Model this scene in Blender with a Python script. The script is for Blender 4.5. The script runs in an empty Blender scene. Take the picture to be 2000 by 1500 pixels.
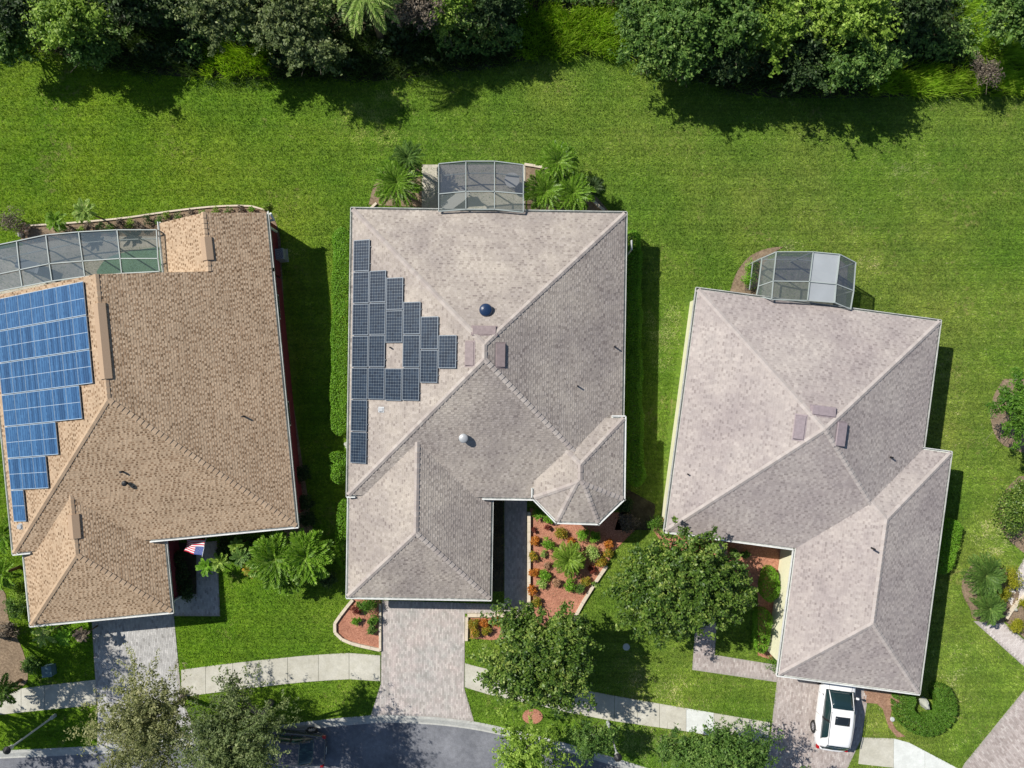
import bpy, math, random
import numpy as np
from mathutils import Vector, Matrix

# ------------------------------------------------------------------ camera, sky, sun
SCN = bpy.context.scene
COL = SCN.collection
S, H, CX, CY = 34.0, 41.0, 1000.0, 750.0     # photo pixels per metre on the ground, flying height, centre
cam_d = bpy.data.cameras.new('camera')
cam_d.sensor_width = 36.0
cam_d.lens = 36.0 * (S * H) / 2000.0
cam_d.clip_start = 0.5
cam_d.clip_end = 3000
cam = bpy.data.objects.new('camera', cam_d)
COL.objects.link(cam)
cam.location = (0, 0, H)
cam.rotation_euler = (0, 0, 0)
SCN.camera = cam

SUN_ELEV = math.radians(45)
TX, TY = 0.85, -0.527                        # the way shadows fall on the ground
SUN_AZ = math.atan2(-TX, -TY)
w = bpy.data.worlds.new("World")
SCN.world = w
w.use_nodes = True
nt = w.node_tree
for n in list(nt.nodes): nt.nodes.remove(n)
sky = nt.nodes.new('ShaderNodeTexSky'); sky.sky_type = 'NISHITA'; sky.sun_disc = False
sky.sun_elevation = SUN_ELEV; sky.sun_rotation = SUN_AZ
sky.air_density = 1.0; sky.dust_density = 0.6; sky.ozone_density = 2.6
bg = nt.nodes.new('ShaderNodeBackground'); bg.inputs['Strength'].default_value = 0.078
ow = nt.nodes.new('ShaderNodeOutputWorld')
nt.links.new(sky.outputs[0], bg.inputs[0]); nt.links.new(bg.outputs[0], ow.inputs[0])
sd = bpy.data.lights.new('sun', 'SUN'); sd.energy = 5.0; sd.angle = math.radians(0.53); sd.color = (1.0, 0.955, 0.89)
so = bpy.data.objects.new('sun', sd); COL.objects.link(so)
ce = math.cos(SUN_ELEV)
_tl = math.hypot(TX, TY)
so.rotation_euler = Vector((TX / _tl * ce, TY / _tl * ce, -math.sin(SUN_ELEV))).to_track_quat('-Z', 'Y').to_euler()
so.location = (-40, 25, 50)
vs = SCN.view_settings
vs.view_transform = 'Standard'; vs.look = 'None'; vs.exposure = 0.27; vs.gamma = 1.0; vs.use_curve_mapping = False
SCN.cycles.max_bounces = 6
SCN.cycles.transparent_max_bounces = 8

RNG = np.random.default_rng(7)
random.seed(7)

# ------------------------------------------------------------------ small helpers
def U(px, py, z=0.0):
    k = (H - z) / H / S
    return ((px - CX) * k, -(py - CY) * k)
def U3(px, py, z): 
    x, y = U(px, py, z); return (x, y, z)

def tag(o, label=None, cat=None, group=None, kind=None):
    if label: o['label'] = label
    if cat: o['category'] = cat
    if group: o['group'] = group
    if kind: o['kind'] = kind
    return o
def empty(name, loc=(0, 0, 0), rz=0.0, label=None, cat=None, group=None, kind=None):
    o = bpy.data.objects.new(name, None); COL.objects.link(o)
    o.location = loc; o.rotation_euler = (0, 0, rz)
    o.empty_display_size = 0.3
    return tag(o, label, cat, group, kind)
def link(name, me, parent=None, loc=None):
    o = bpy.data.objects.new(name, me); COL.objects.link(o)
    if parent: o.parent = parent
    if loc is not None: o.location = loc
    return o
def copy_tree(o, parent=None):
    c = o.copy(); COL.objects.link(c); c.parent = parent
    for ch in list(o.children): copy_tree(ch, c)
    return c

def big_mesh(name, V, n, mats, rnd=None, smooth=False):
    """V: (faces*n, 3) array, one n-gon per n rows."""
    V = np.ascontiguousarray(V, dtype=np.float32).reshape(-1, 3)
    nf = len(V) // n
    me = bpy.data.meshes.new(name)
    me.vertices.add(len(V)); me.vertices.foreach_set('co', V.ravel())
    me.loops.add(len(V)); me.loops.foreach_set('vertex_index', np.arange(len(V), dtype=np.int32))
    me.polygons.add(nf)
    me.polygons.foreach_set('loop_start', np.arange(0, nf * n, n, dtype=np.int32))
    me.polygons.foreach_set('loop_total', np.full(nf, n, dtype=np.int32))
    if rnd is not None:
        a = me.attributes.new('rnd', 'FLOAT', 'FACE'); a.data.foreach_set('value', np.asarray(rnd, dtype=np.float32))
    me.update(calc_edges=True)
    for m in (mats if isinstance(mats, (list, tuple)) else [mats]): me.materials.append(m)
    if smooth: me.shade_smooth()
    return me

class MB:
    """collects faces into one mesh"""
    def __init__(s): s.v = []; s.f = []; s.m = []; s.r = []
    def face(s, pts, m=0, r=0.5):
        i = len(s.v); s.v += [tuple(p) for p in pts]; s.f.append(tuple(range(i, i + len(pts)))); s.m.append(m); s.r.append(r)
    def box(s, c, d, rz=0.0, m=0, r=0.5, bottom=True, taper=1.0):
        cx, cy, cz = c; dx, dy, dz = d[0] / 2, d[1] / 2, d[2] / 2
        ca, sa = math.cos(rz), math.sin(rz)
        P = []
        for k, sz in ((1.0, -1), (taper, 1)):
            for sx, sy in ((-1, -1), (1, -1), (1, 1), (-1, 1)):
                x, y = sx * dx * k, sy * dy * k
                P.append((cx + x * ca - y * sa, cy + x * sa + y * ca, cz + sz * dz))
        i = len(s.v); s.v += P
        fs = [(4, 5, 6, 7), (0, 1, 5, 4), (1, 2, 6, 5), (2, 3, 7, 6), (3, 0, 4, 7)]
        if bottom: fs.append((3, 2, 1, 0))
        for f in fs: s.f.append(tuple(i + k for k in f)); s.m.append(m); s.r.append(r)
    def bar(s, a, b, wd, ht, m=0, r=0.5):
        a, b = Vector(a), Vector(b); t = (b - a)
        if t.length < 1e-6: return
        t.normalize()
        up = Vector((0, 0, 1)) if abs(t.z) < 0.95 else Vector((0, 1, 0))
        sd_ = t.cross(up).normalized(); up = sd_.cross(t).normalized()
        P = []
        for p in (a, b):
            for su, sv in ((-1, -1), (1, -1), (1, 1), (-1, 1)):
                P.append(p + sd_ * su * wd / 2 + up * sv * ht / 2)
        i = len(s.v); s.v += [tuple(p) for p in P]
        for f in ((3, 2, 1, 0), (4, 5, 6, 7), (0, 1, 5, 4), (1, 2, 6, 5), (2, 3, 7, 6), (3, 0, 4, 7)):
            s.f.append(tuple(i + k for k in f)); s.m.append(m); s.r.append(r)
    def tube(s, pts, rad, seg=7, m=0, cap=True, r=0.5):
        pts = [Vector(p) for p in pts]; rings = []
        for k, p in enumerate(pts):
            t = (pts[min(k + 1, len(pts) - 1)] - pts[max(k - 1, 0)])
            t = t.normalized() if t.length > 1e-9 else Vector((0, 0, 1))
            a = t.orthogonal().normalized(); 
            ref = Vector((1, 0, 0)) if abs(t.x) < 0.9 else Vector((0, 1, 0))
            a = (ref - t * ref.dot(t)).normalized(); b = t.cross(a)
            i = len(s.v)
            for j in range(seg):
                an = 2 * math.pi * j / seg
                s.v.append(tuple(p + (a * math.cos(an) + b * math.sin(an)) * rad[k]))
            rings.append(i)
        for k in range(len(pts) - 1):
            for j in range(seg):
                j2 = (j + 1) % seg
                s.f.append((rings[k] + j, rings[k] + j2, rings[k + 1] + j2, rings[k + 1] + j)); s.m.append(m); s.r.append(r)
        if cap:
            s.f.append(tuple(rings[0] + j for j in reversed(range(seg)))); s.m.append(m); s.r.append(r)
            s.f.append(tuple(rings[-1] + j for j in range(seg))); s.m.append(m); s.r.append(r)
    def prism(s, poly, z0, z1, m=0, mside=None, r=0.5):
        n = len(poly); i = len(s.v)
        s.v += [(p[0], p[1], z0) for p in poly] + [(p[0], p[1], z1) for p in poly]
        s.f.append(tuple(i + n + k for k in range(n))); s.m.append(m); s.r.append(r)
        s.f.append(tuple(i + k for k in reversed(range(n)))); s.m.append(m); s.r.append(r)
        for k in range(n):
            k2 = (k + 1) % n
            s.f.append((i + k, i + k2, i + n + k2, i + n + k)); s.m.append(m if mside is None else mside); s.r.append(r)
    def mesh(s, name, mats, smooth=False):
        me = bpy.data.meshes.new(name)
        me.from_pydata(s.v, [], s.f)
        mats = mats if isinstance(mats, (list, tuple)) else [mats]
        for m in mats: me.materials.append(m)
        if len(mats) > 1: me.polygons.foreach_set('material_index', np.array(s.m, dtype=np.int32))
        a = me.attributes.new('rnd', 'FLOAT', 'FACE'); a.data.foreach_set('value', np.array(s.r, dtype=np.float32))
        me.update()
        if smooth: me.shade_smooth()
        return me
    def build(s, name, mats, parent=None, smooth=False, loc=None, bevel=0.0):
        o = link(name, s.mesh(name, mats, smooth), parent, loc)
        if bevel > 0:
            b = o.modifiers.new('bevel', 'BEVEL'); b.width = bevel; b.segments = 2; b.limit_method = 'ANGLE'
        return o

def ccw(poly):
    a = sum(poly[i][0] * poly[(i + 1) % len(poly)][1] - poly[(i + 1) % len(poly)][0] * poly[i][1] for i in range(len(poly)))
    return poly if a > 0 else poly[::-1]
def W(pts, z=0.0): return ccw([U(x, y, z) for x, y in pts])
def inpoly(X, Y, poly):
    ins = np.zeros(X.shape, bool); n = len(poly)
    for i in range(n):
        x1, y1 = poly[i]; x2, y2 = poly[(i + 1) % n]
        if y1 == y2: continue
        c = ((y1 > Y) != (y2 > Y)) & (X < (x2 - x1) * (Y - y1) / (y2 - y1) + x1)
        ins ^= c
    return ins
def curve_px(pts, n=6):
    """Catmull-Rom through points"""
    out = []
    P = [pts[0]] + list(pts) + [pts[-1]]
    for i in range(1, len(P) - 2):
        p0, p1, p2, p3 = P[i - 1], P[i], P[i + 1], P[i + 2]
        for k in range(n):
            t = k / n
            out.append(tuple(0.5 * ((2 * p1[d]) + (-p0[d] + p2[d]) * t + (2 * p0[d] - 5 * p1[d] + 4 * p2[d] - p3[d]) * t * t + (-p0[d] + 3 * p1[d] - 3 * p2[d] + p3[d]) * t ** 3) for d in (0, 1)))
    out.append(tuple(pts[-1])); return out

# ------------------------------------------------------------------ materials
def ramp(nt_, stops, interp='LINEAR'):
    r = nt_.nodes.new('ShaderNodeValToRGB'); cr = r.color_ramp; cr.interpolation = interp
    while len(cr.elements) > 1: cr.elements.remove(cr.elements[-1])
    cr.elements[0].position = stops[0][0]; cr.elements[0].color = (*stops[0][1], 1)
    for p, c in stops[1:]:
        e = cr.elements.new(p); e.color = (*c, 1)
    return r
def g(v): return (v, v, v)
def noise(nt_, scale, detail=4, rough=0.6, vec=None, dist=0.0):
    n = nt_.nodes.new('ShaderNodeTexNoise'); n.inputs['Scale'].default_value = scale
    n.inputs['Detail'].default_value = detail; n.inputs['Roughness'].default_value = rough; n.inputs['Distortion'].default_value = dist
    if vec is not None: nt_.links.new(vec, n.inputs['Vector'])
    return n
def mix(nt_, kind, fac, a, b):
    m = nt_.nodes.new('ShaderNodeMix'); m.data_type = 'RGBA'; m.blend_type = kind
    for sock, v in ((m.inputs[0], fac), (m.inputs[6], a), (m.inputs[7], b)):
        if isinstance(v, (int, float)): sock.default_value = v
        elif isinstance(v, tuple): sock.default_value = (*v, 1)
        else: nt_.links.new(v, sock)
    return m.outputs[2]
def M(name, base, rough=0.85, spec=0.3, attr=None, mottles=(), bump=None, metal=0.0, trans=0.0, world=True, coat=0.0, alpha=None, sheen=0.0):
    """base: colour or stops over a noise; attr: stops over the 'rnd' attribute; mottles: list of (scale, lo, hi, detail) multiplied on."""
    m = bpy.data.materials.new(name); m.use_nodes = True; n_ = m.node_tree; L = n_.links
    bs = n_.nodes['Principled BSDF']
    geo = n_.nodes.new('ShaderNodeNewGeometry'); tc = n_.nodes.new('ShaderNodeTexCoord')
    pos = geo.outputs['Position'] if world else tc.outputs['Object']
    if attr:
        at = n_.nodes.new('ShaderNodeAttribute'); at.attribute_name = 'rnd'; at.attribute_type = 'GEOMETRY'
        r = ramp(n_, attr); L.new(at.outputs['Fac'], r.inputs[0]); col = r.outputs[0]
    elif isinstance(base, list):
        nn = noise(n_, base[0], 5, 0.65, pos); r = ramp(n_, base[1:]); L.new(nn.outputs[0], r.inputs[0]); col = r.outputs[0]
    else:
        rgb = n_.nodes.new('ShaderNodeRGB'); rgb.outputs[0].default_value = (*base, 1); col = rgb.outputs[0]
    for mo in mottles:
        sc, lo, hi = mo[:3]; det = mo[3] if len(mo) > 3 else 4
        nn = noise(n_, sc, det, 0.6, pos)
        lo_c = lo if isinstance(lo, tuple) else g(lo); hi_c = hi if isinstance(hi, tuple) else g(hi)
        r = ramp(n_, [(0.32, lo_c), (0.68, hi_c)]); L.new(nn.outputs[0], r.inputs[0])
        col = mix(n_, 'MULTIPLY', 1.0, col, r.outputs[0])
    L.new(col, bs.inputs['Base Color'])
    bs.inputs['Roughness'].default_value = rough; bs.inputs['Metallic'].default_value = metal
    bs.inputs['Specular IOR Level'].default_value = spec
    bs.inputs['Coat Weight'].default_value = coat
    if bump:
        nn = noise(n_, bump[0], 5, 0.7, pos); b = n_.nodes.new('ShaderNodeBump'); b.inputs['Strength'].default_value = bump[1]
        b.inputs['Distance'].default_value = bump[2] if len(bump) > 2 else 0.02
        L.new(nn.outputs[0], b.inputs['Height']); L.new(b.outputs[0], bs.inputs['Normal'])
    out = n_.nodes['Material Output']
    if trans > 0:
        t = n_.nodes.new('ShaderNodeBsdfTranslucent'); L.new(mix(n_, 'MULTIPLY', 1.0, col, (1.5, 1.6, 0.6)), t.inputs[0])
        mx = n_.nodes.new('ShaderNodeMixShader'); mx.inputs[0].default_value = trans
        L.new(bs.outputs[0], mx.inputs[1]); L.new(t.outputs[0], mx.inputs[2]); L.new(mx.outputs[0], out.inputs[0])
    if alpha is not None:
        t = n_.nodes.new('ShaderNodeBsdfTransparent')
        mx = n_.nodes.new('ShaderNodeMixShader'); mx.inputs[0].default_value = alpha
        L.new(t.outputs[0], mx.inputs[1]); L.new(bs.outputs[0], mx.inputs[2]); L.new(mx.outputs[0], out.inputs[0])
    m['col_socket'] = 1
    return m

WHITE = M('white_metal', (0.72, 0.73, 0.69), 0.5, mottles=[(0.8, 0.8, 1.05), (7, .85, 1.05)])
GUTG = M('dull_gutter_metal', (0.50, 0.51, 0.47), 0.55, mottles=[(1.1, 0.7, 1.1), (9, .8, 1.08)])
ALU = M('painted_aluminium', (0.34, 0.38, 0.36), 0.45, mottles=[(0.7, 0.88, 1.05)])
CREAM = M('cream_stucco', (0.70, 0.68, 0.48), 0.9, mottles=[(0.5, 0.9, 1.04), (9, 0.93, 1.03)], bump=(40, 0.3, 0.01))
BEIGEW = M('beige_stucco', (0.50, 0.44, 0.33), 0.9, mottles=[(0.5, 0.9, 1.04)], bump=(40, 0.3, 0.01))
REDW = M('dark_red_stucco', (0.20, 0.035, 0.045), 0.9, mottles=[(0.5, 0.85, 1.1)], bump=(40, 0.3, 0.01))
DARKGLASS = M('dark_glass', (0.015, 0.02, 0.025), 0.08, 0.6)
BLACK = M('black_plastic', (0.015, 0.015, 0.017), 0.5)
CONC = M('sidewalk_concrete', [1.3, (0.3, (0.43, 0.41, 0.33)), (0.7, (0.55, 0.53, 0.45))], 0.9, mottles=[(0.35, 0.9, 1.05), (14, 0.9, 1.06), (3.0, 0.93, 1.03)], bump=(60, 0.3, 0.01))
CONCNEW = M('new_concrete', [1.3, (0.3, (0.58, 0.60, 0.56)), (0.7, (0.68, 0.70, 0.66))], 0.9, mottles=[(14, 0.93, 1.04), (2.2, 0.9, 1.04)], bump=(60, 0.3, 0.01))
CURB = M('kerb_concrete', [2.0, (0.3, (0.36, 0.36, 0.33)), (0.7, (0.48, 0.48, 0.44))], 0.9, mottles=[(9, 0.85, 1.08)])
EDGE = M('pale_edging_concrete', (0.60, 0.52, 0.40), 0.9, mottles=[(2.0, 0.88, 1.06), (20, 0.9, 1.06)], bump=(50, 0.3, 0.01))
PANELFRAME = M('solar_frame_aluminium', (0.19, 0.22, 0.25), 0.4, metal=0.3)
BACKSHEET = M('solar_backsheet', (0.065, 0.09, 0.11), 0.4, 0.5)
CELLS = M('black_solar_cells', None, 0.22, 0.6, attr=[(0, (0.008, 0.015, 0.028)), (1, (0.020, 0.034, 0.055))])
BLUECELLS = M('blue_solar_cells', None, 0.35, 0.6, attr=[(0, (0.008, 0.045, 0.125)), (0.5, (0.020, 0.082, 0.20)), (1, (0.05, 0.145, 0.30))])
BLUEBACK = M('blue_backsheet', (0.10, 0.21, 0.36), 0.4, 0.5)
BLUEFRAME = M('blue_panel_frame', (0.42, 0.50, 0.58), 0.4, metal=0.2)
ALUDULL = M('dull_aluminium', (0.36, 0.40, 0.385), 0.5, mottles=[(0.7, 0.85, 1.08)])
BARK = M('grey_brown_bark', [6, (0.3, (0.10, 0.08, 0.06)), (0.7, (0.22, 0.19, 0.15))], 0.95, bump=(18, 0.6, 0.03))
PALMBARK = M('palm_bark', [9, (0.3, (0.10, 0.07, 0.04)), (0.7, (0.24, 0.18, 0.11))], 0.95, bump=(18, 0.6, 0.03))

# ------------------------------------------------------------------ roofs: hipped volumes that intersect like the real ones
PITCH = 5 / 12
class Vol:
    def __init__(s, poly, z0, sloped, pitch=PITCH):
        s.p = [np.array(q, float) for q in poly]; s.z0 = z0; s.sl = sloped; s.pitch = pitch; s.n = len(poly)
        s.e = []; s.nrm = []
        for i in range(s.n):
            d = s.p[(i + 1) % s.n] - s.p[i]; d /= np.linalg.norm(d)
            s.e.append(d); s.nrm.append(np.array([-d[1], d[0]]))
        s.faces = {i: s._face(i) for i in range(s.n) if sloped[i]}
    def d(s, i, X, Y): return (X - s.p[i][0]) * s.nrm[i][0] + (Y - s.p[i][1]) * s.nrm[i][1]
    def inside(s, X, Y, tol=0.0):
        ok = np.ones(np.shape(X), bool)
        for i in range(s.n): ok &= s.d(i, X, Y) > -tol
        return ok
    def height(s, X, Y, tol=0.0):
        X = np.asarray(X, float); Y = np.asarray(Y, float)
        m = np.min([s.d(i, X, Y) for i in range(s.n) if s.sl[i]], axis=0)
        return np.where(s.inside(X, Y, tol), s.z0 + s.pitch * m, -99.0)
    def _face(s, i):
        poly = list(s.p)
        for j in range(s.n):
            if j == i or not s.sl[j]: continue
            f = lambda q: s.d(j, q[0], q[1]) - s.d(i, q[0], q[1])
            out = []
            for k in range(len(poly)):
                a, b = poly[k], poly[(k + 1) % len(poly)]; fa, fb = f(a), f(b)
                if fa >= -1e-9: out.append(a)
                if (fa > 1e-9 and fb < -1e-9) or (fa < -1e-9 and fb > 1e-9): out.append(a + (b - a) * fa / (fa - fb))
            poly = out
            if len(poly) < 3: return []
        r = []
        for q in poly:
            if not r or np.linalg.norm(q - r[-1]) > 1e-4: r.append(q)
        if len(r) > 1 and np.linalg.norm(r[0] - r[-1]) < 1e-4: r.pop()
        return r
    def fn(s, i):
        v = Vector((-s.nrm[i][0] * s.pitch, -s.nrm[i][1] * s.pitch, 1)); return v.normalized()
    def pt(s, i, u, v, h=0.0):
        """u along the eave edge, v up the slope, h off the surface"""
        c = 1 / math.sqrt(1 + s.pitch ** 2)
        q = s.p[i] + s.e[i] * u + s.nrm[i] * v * c; n = s.fn(i)
        return Vector((q[0], q[1], s.z0 + v * c * s.pitch)) + n * h
    def hit(s, i, px, py):
        z = s.z0 + 1
        for _ in range(30):
            x, y = U(px, py, z); z = s.z0 + s.pitch * s.d(i, x, y)
        x, y = U(px, py, z)
        dd = s.d(i, x, y); u = (x - s.p[i][0]) * s.e[i][0] + (y - s.p[i][1]) * s.e[i][1]
        return u, dd * math.sqrt(1 + s.pitch ** 2)

def rect_vol(ang, z0, Wp, Ep, Sp, Np, sloped=(1, 1, 1, 1)):
    """axis-aligned in a frame turned by ang (deg); each side given by a photo point on it; sides order S, E, N, W"""
    a = math.radians(ang); ca, sa = math.cos(a), math.sin(a)
    def loc(P):
        z = P[2] if len(P) > 2 else z0
        x, y = U(P[0], P[1], z); return (x * ca + y * sa, -x * sa + y * ca)
    x0 = loc(Wp)[0]; x1 = loc(Ep)[0]; y0 = loc(Sp)[1]; y1 = loc(Np)[1]
    P = [(x0, y0), (x1, y0), (x1, y1), (x0, y1)]
    return Vol([(x * ca - y * sa, x * sa + y * ca) for x, y in P], z0, sloped)

def clip_convex(pts2, poly, fn_in):
    out = pts2
    for f in fn_in:
        r = []
        for k in range(len(out)):
            a, b = out[k], out[(k + 1) % len(out)]; fa, fb = f(a), f(b)
            if fa >= 0: r.append(a)
            if (fa > 0) != (fb > 0) and abs(fa - fb) > 1e-12: r.append(a + (b - a) * fa / (fa - fb))
        out = r
        if len(out) < 3: return []
    return out

def roof_geometry(house, vols, shingle_mat, deck_mat, trim_mat, cap_mat, gutter_mat, caps_as_parts, seed, tabw=(0.10, 0.24), band=.45):
    rng = np.random.default_rng(seed)
    E = 0.125
    quads = []; rn = []
    def others_higher(k, X, Y, z, eps=0.03):
        hid = np.zeros(np.shape(X), bool)
        for j, o in enumerate(vols):
            if j != k: hid |= o.height(X, Y) > z + eps
        return hid
    tris_poly = MB()
    for k, v in enumerate(vols):
        # deck + soffit + fascia: one closed piece per volume
        mb = MB()
        for i, poly in v.faces.items():
            if len(poly) < 3: continue
            mb.face([(q[0], q[1], v.z0 + v.pitch * v.d(i, q[0], q[1])) for q in poly], m=0)
        mb.face([(q[0], q[1], v.z0 - 0.2) for q in reversed(v.p)], m=1)
        for j in range(v.n):
            a, b = v.p[j], v.p[(j + 1) % v.n]
            ts = [0.0, 1.0]
            if not v.sl[j]:
                L = np.linalg.norm(b - a)
                for i, poly in v.faces.items():
                    for q in poly:
                        if abs(v.d(j, q[0], q[1])) < 1e-3: ts.append(float(np.dot(q - a, v.e[j]) / L))
            ts = sorted(set(round(t, 5) for t in ts))
            for t0, t1 in zip(ts[:-1], ts[1:]):
                if t1 - t0 < 1e-4: continue
                p0 = a + (b - a) * t0; p1 = a + (b - a) * t1
                h0 = v.z0 + v.pitch * max(0, min(v.d(i, *p0) for i in v.faces)); h1 = v.z0 + v.pitch * max(0, min(v.d(i, *p1) for i in v.faces))
                mb.face([(*p0, v.z0 - 0.2), (*p1, v.z0 - 0.2), (*p1, h1), (*p0, h0)], m=1 if v.sl[j] else 2)
        r = mb.build('roof', [deck_mat, trim_mat, trim_mat], house)
        # shingle tabs
        c = 1 / math.sqrt(1 + v.pitch ** 2)
        for i, poly in v.faces.items():
            if len(poly) < 3: continue
            us = [np.dot(q - v.p[i], v.e[i]) for q in poly]; vv = [np.dot(q - v.p[i], v.nrm[i]) / c for q in poly]
            P2 = [np.array([a, b]) for a, b in zip(us, vv)]
            area = sum(P2[t][0] * P2[(t + 1) % len(P2)][1] - P2[(t + 1) % len(P2)][0] * P2[t][1] for t in range(len(P2)))
            if area < 0: P2 = P2[::-1]
            fns = []
            for t in range(len(P2)):
                a, b = P2[t], P2[(t + 1) % len(P2)]; dd = b - a; nn = np.array([-dd[1], dd[0]]) / max(np.linalg.norm(dd), 1e-9)
                fns.append(lambda q, a=a, nn=nn: float((q - a) @ nn))
            u0, u1 = min(us), max(us); v1 = max(vv)
            nrow = int(math.ceil(v1 / E))
            rowu = []; rowv = []; rowr = []; rowh = []
            for row in range(nrow):
                n_t = int((u1 - u0) / tabw[0]) + 3
                ws = rng.uniform(tabw[0], tabw[1], n_t); edges = u0 - rng.uniform(0, 0.25) + np.concatenate([[0], np.cumsum(ws)])
                bias = rng.normal(0, 0.05)
                rowu += list(zip(edges[:-1], edges[1:])); rowv += [row * E] * n_t
                rr = np.clip(rng.beta(1.5, 1.5, n_t) + bias, 0, 1)
                # laminated look: roughly alternating proud light tabs and recessed dark gaps
                alt = (np.arange(n_t) + rng.integers(0, 2)) % 2
                rr = np.clip(rr * 0.65 + alt * 0.35, 0, 1)
                rowr += list(rr); rowh += list(0.007 + 0.008 * alt + rng.uniform(0, 0.004, n_t))
            A = np.array(rowu); V0 = np.array(rowv); R = np.array(rowr); Hh = np.array(rowh)
            corners = np.stack([np.stack([A[:, 0], V0], 1), np.stack([A[:, 1], V0], 1), np.stack([A[:, 1], V0 + E + .012], 1), np.stack([A[:, 0], V0 + E + .012], 1)], 1)
            hs = np.stack([Hh, Hh, np.full(len(Hh), .003), np.full(len(Hh), .003)], 1)
            inside_n = np.zeros((len(A), 4), int)
            for f in range(len(P2)):
                a, b = P2[f], P2[(f + 1) % len(P2)]; dd = b - a; nn = np.array([-dd[1], dd[0]]) / max(np.linalg.norm(dd), 1e-9)
                inside_n += ((corners - a) @ nn >= -1e-6).astype(int)
            full = (inside_n == len(P2)).all(1)
            cen = corners.mean(1)
            base = v.p[i]; e = v.e[i]; nr = v.nrm[i]; fn = np.array(v.fn(i))
            def to3(uv, h):
                q = base + uv[..., 0:1] * e + uv[..., 1:2] * c * nr
                z = v.z0 + uv[..., 1:2] * c * v.pitch
                return np.concatenate([q, z], -1) + h[..., None] * fn
            c3 = to3(cen, np.zeros(len(cen)))
            vis = ~others_higher(k, c3[:, 0], c3[:, 1], c3[:, 2])
            sel = full & vis
            q3 = to3(corners[sel], hs[sel]); mid_l = q3[:, 0] * .38 + q3[:, 3] * .62; mid_r = q3[:, 1] * .38 + q3[:, 2] * .62
            quads.append(np.stack([q3[:, 0], q3[:, 1], mid_r, mid_l], 1).reshape(-1, 3)); rn.append(R[sel])
            quads.append(np.stack([mid_l, mid_r, q3[:, 2], q3[:, 3]], 1).reshape(-1, 3)); rn.append(R[sel] * (1 - band) + band * .72)
            lo = to3(corners[sel][:, :2], np.full((sel.sum(), 2), -0.002))   # butt edges
            fr = np.stack([lo[:, 0], lo[:, 1], q3[:, 1], q3[:, 0]], 1); quads.append(fr.reshape(-1, 3)); rn.append(R[sel] * 0.7)
            part = (~full) & vis
            for t in np.nonzero(part)[0]:
                pl = clip_convex([corners[t][0], corners[t][1], corners[t][2], corners[t][3]], P2, fns)
                if len(pl) < 3: continue
                pts = []
                for q in pl:
                    h = Hh[t] + (0.003 - Hh[t]) * (q[1] - V0[t]) / (E + .012)
                    pts.append(to3(np.array(q)[None], np.array([h]))[0])
                tris_poly.face([tuple(p) for p in pts], r=float(R[t]))
    me = big_mesh('shingles', np.concatenate(quads), 4, shingle_mat, np.concatenate(rn))
    o = link('shingles', me, house); tag(o, kind='stuff')
    o = tris_poly.build('shingles', shingle_mat, house); tag(o, kind='stuff')

    # hip and ridge caps
    capmesh = MB(); 
    for k, v in enumerate(vols):
        for i in v.faces:
            for j in v.faces:
                if j <= i: continue
                on = [q for q in v.faces[i] if abs(v.d(i, *q) - v.d(j, *q)) < 1e-4]
                if len(on) < 2: continue
                a, b = max(((x, y) for x in on for y in on), key=lambda t: np.linalg.norm(t[0] - t[1]))
                if np.linalg.norm(a - b) < 0.25: continue
                za = v.z0 + v.pitch * v.d(i, *a); zb = v.z0 + v.pitch * v.d(i, *b)
                A3, B3 = Vector((*a, za)), Vector((*b, zb))
                if A3.z > B3.z: A3, B3 = B3, A3
                t = (B3 - A3); Lg = t.length; t.normalize()
                sides = []
                for fi in (i, j):
                    n = v.fn(fi); s_ = n.cross(t).normalized()
                    if s_.z > 0: s_ = -s_
                    if abs(s_.z) < 1e-6: s_ = -s_
                    sides.append((s_, n))
                up = (sides[0][1] + sides[1][1]).normalized()
                step = 0.27; n_c = max(1, int(Lg / step)); step = Lg / n_c; ln = step + 0.05; wd = 0.13
                def cap(mb_, org, rr):
                    lo, hi = 0.055, 0.020
                    tz = Vector((0, 0, 0))
                    P = {}
                    for nm, off, h in (('a', 0, lo), ('b', ln, hi)):
                        base = org + t * off
                        P[nm + '0'] = base + sides[0][0] * wd + sides[0][1] * (h - 0.008)
                        P[nm + '1'] = base + up * (h + 0.006)
                        P[nm + '2'] = base + sides[1][0] * wd + sides[1][1] * (h - 0.008)
                    def q(*ks): 
                        pts = [P[x] for x in ks]
                        nn = (pts[1] - pts[0]).cross(pts[2] - pts[1])
                        if nn.dot(up) < 0: pts = pts[::-1]
                        mb_.face([tuple(x) for x in pts], r=rr)
                    q('a0', 'a1', 'b1', 'b0'); q('a1', 'a2', 'b2', 'b1')
                    l0 = P['a0'] - sides[0][1] * .03; l1 = P['a1'] - up * .03; l2 = P['a2'] - sides[1][1] * .03
                    mb_.face([tuple(l0), tuple(l1), tuple(P['a1']), tuple(P['a0'])], r=rr); mb_.face([tuple(l1), tuple(l2), tuple(P['a2']), tuple(P['a1'])], r=rr)
                protos = None
                for m_ in range(n_c):
                    org = A3 + t * (m_ * step)
                    mid = org + t * (step / 2)
                    if others_higher(k, mid.x, mid.y, mid.z, 0.02): continue
                    if caps_as_parts:
                        if protos is None:
                            protos = []
                            for rr in (0.0, 0.4, 0.85):
                                pm = MB(); cap(pm, Vector((0, 0, 0)), rr); protos.append(pm.mesh('ridge_cap', cap_mat))
                        link('ridge_cap', protos[int(rng.integers(0, 3))], house, org)
                    else:
                        cap(capmesh, org, float(rng.uniform(0, 1)))
    if capmesh.v: tag(capmesh.build('ridge_capping', cap_mat, house), kind='stuff')

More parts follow.
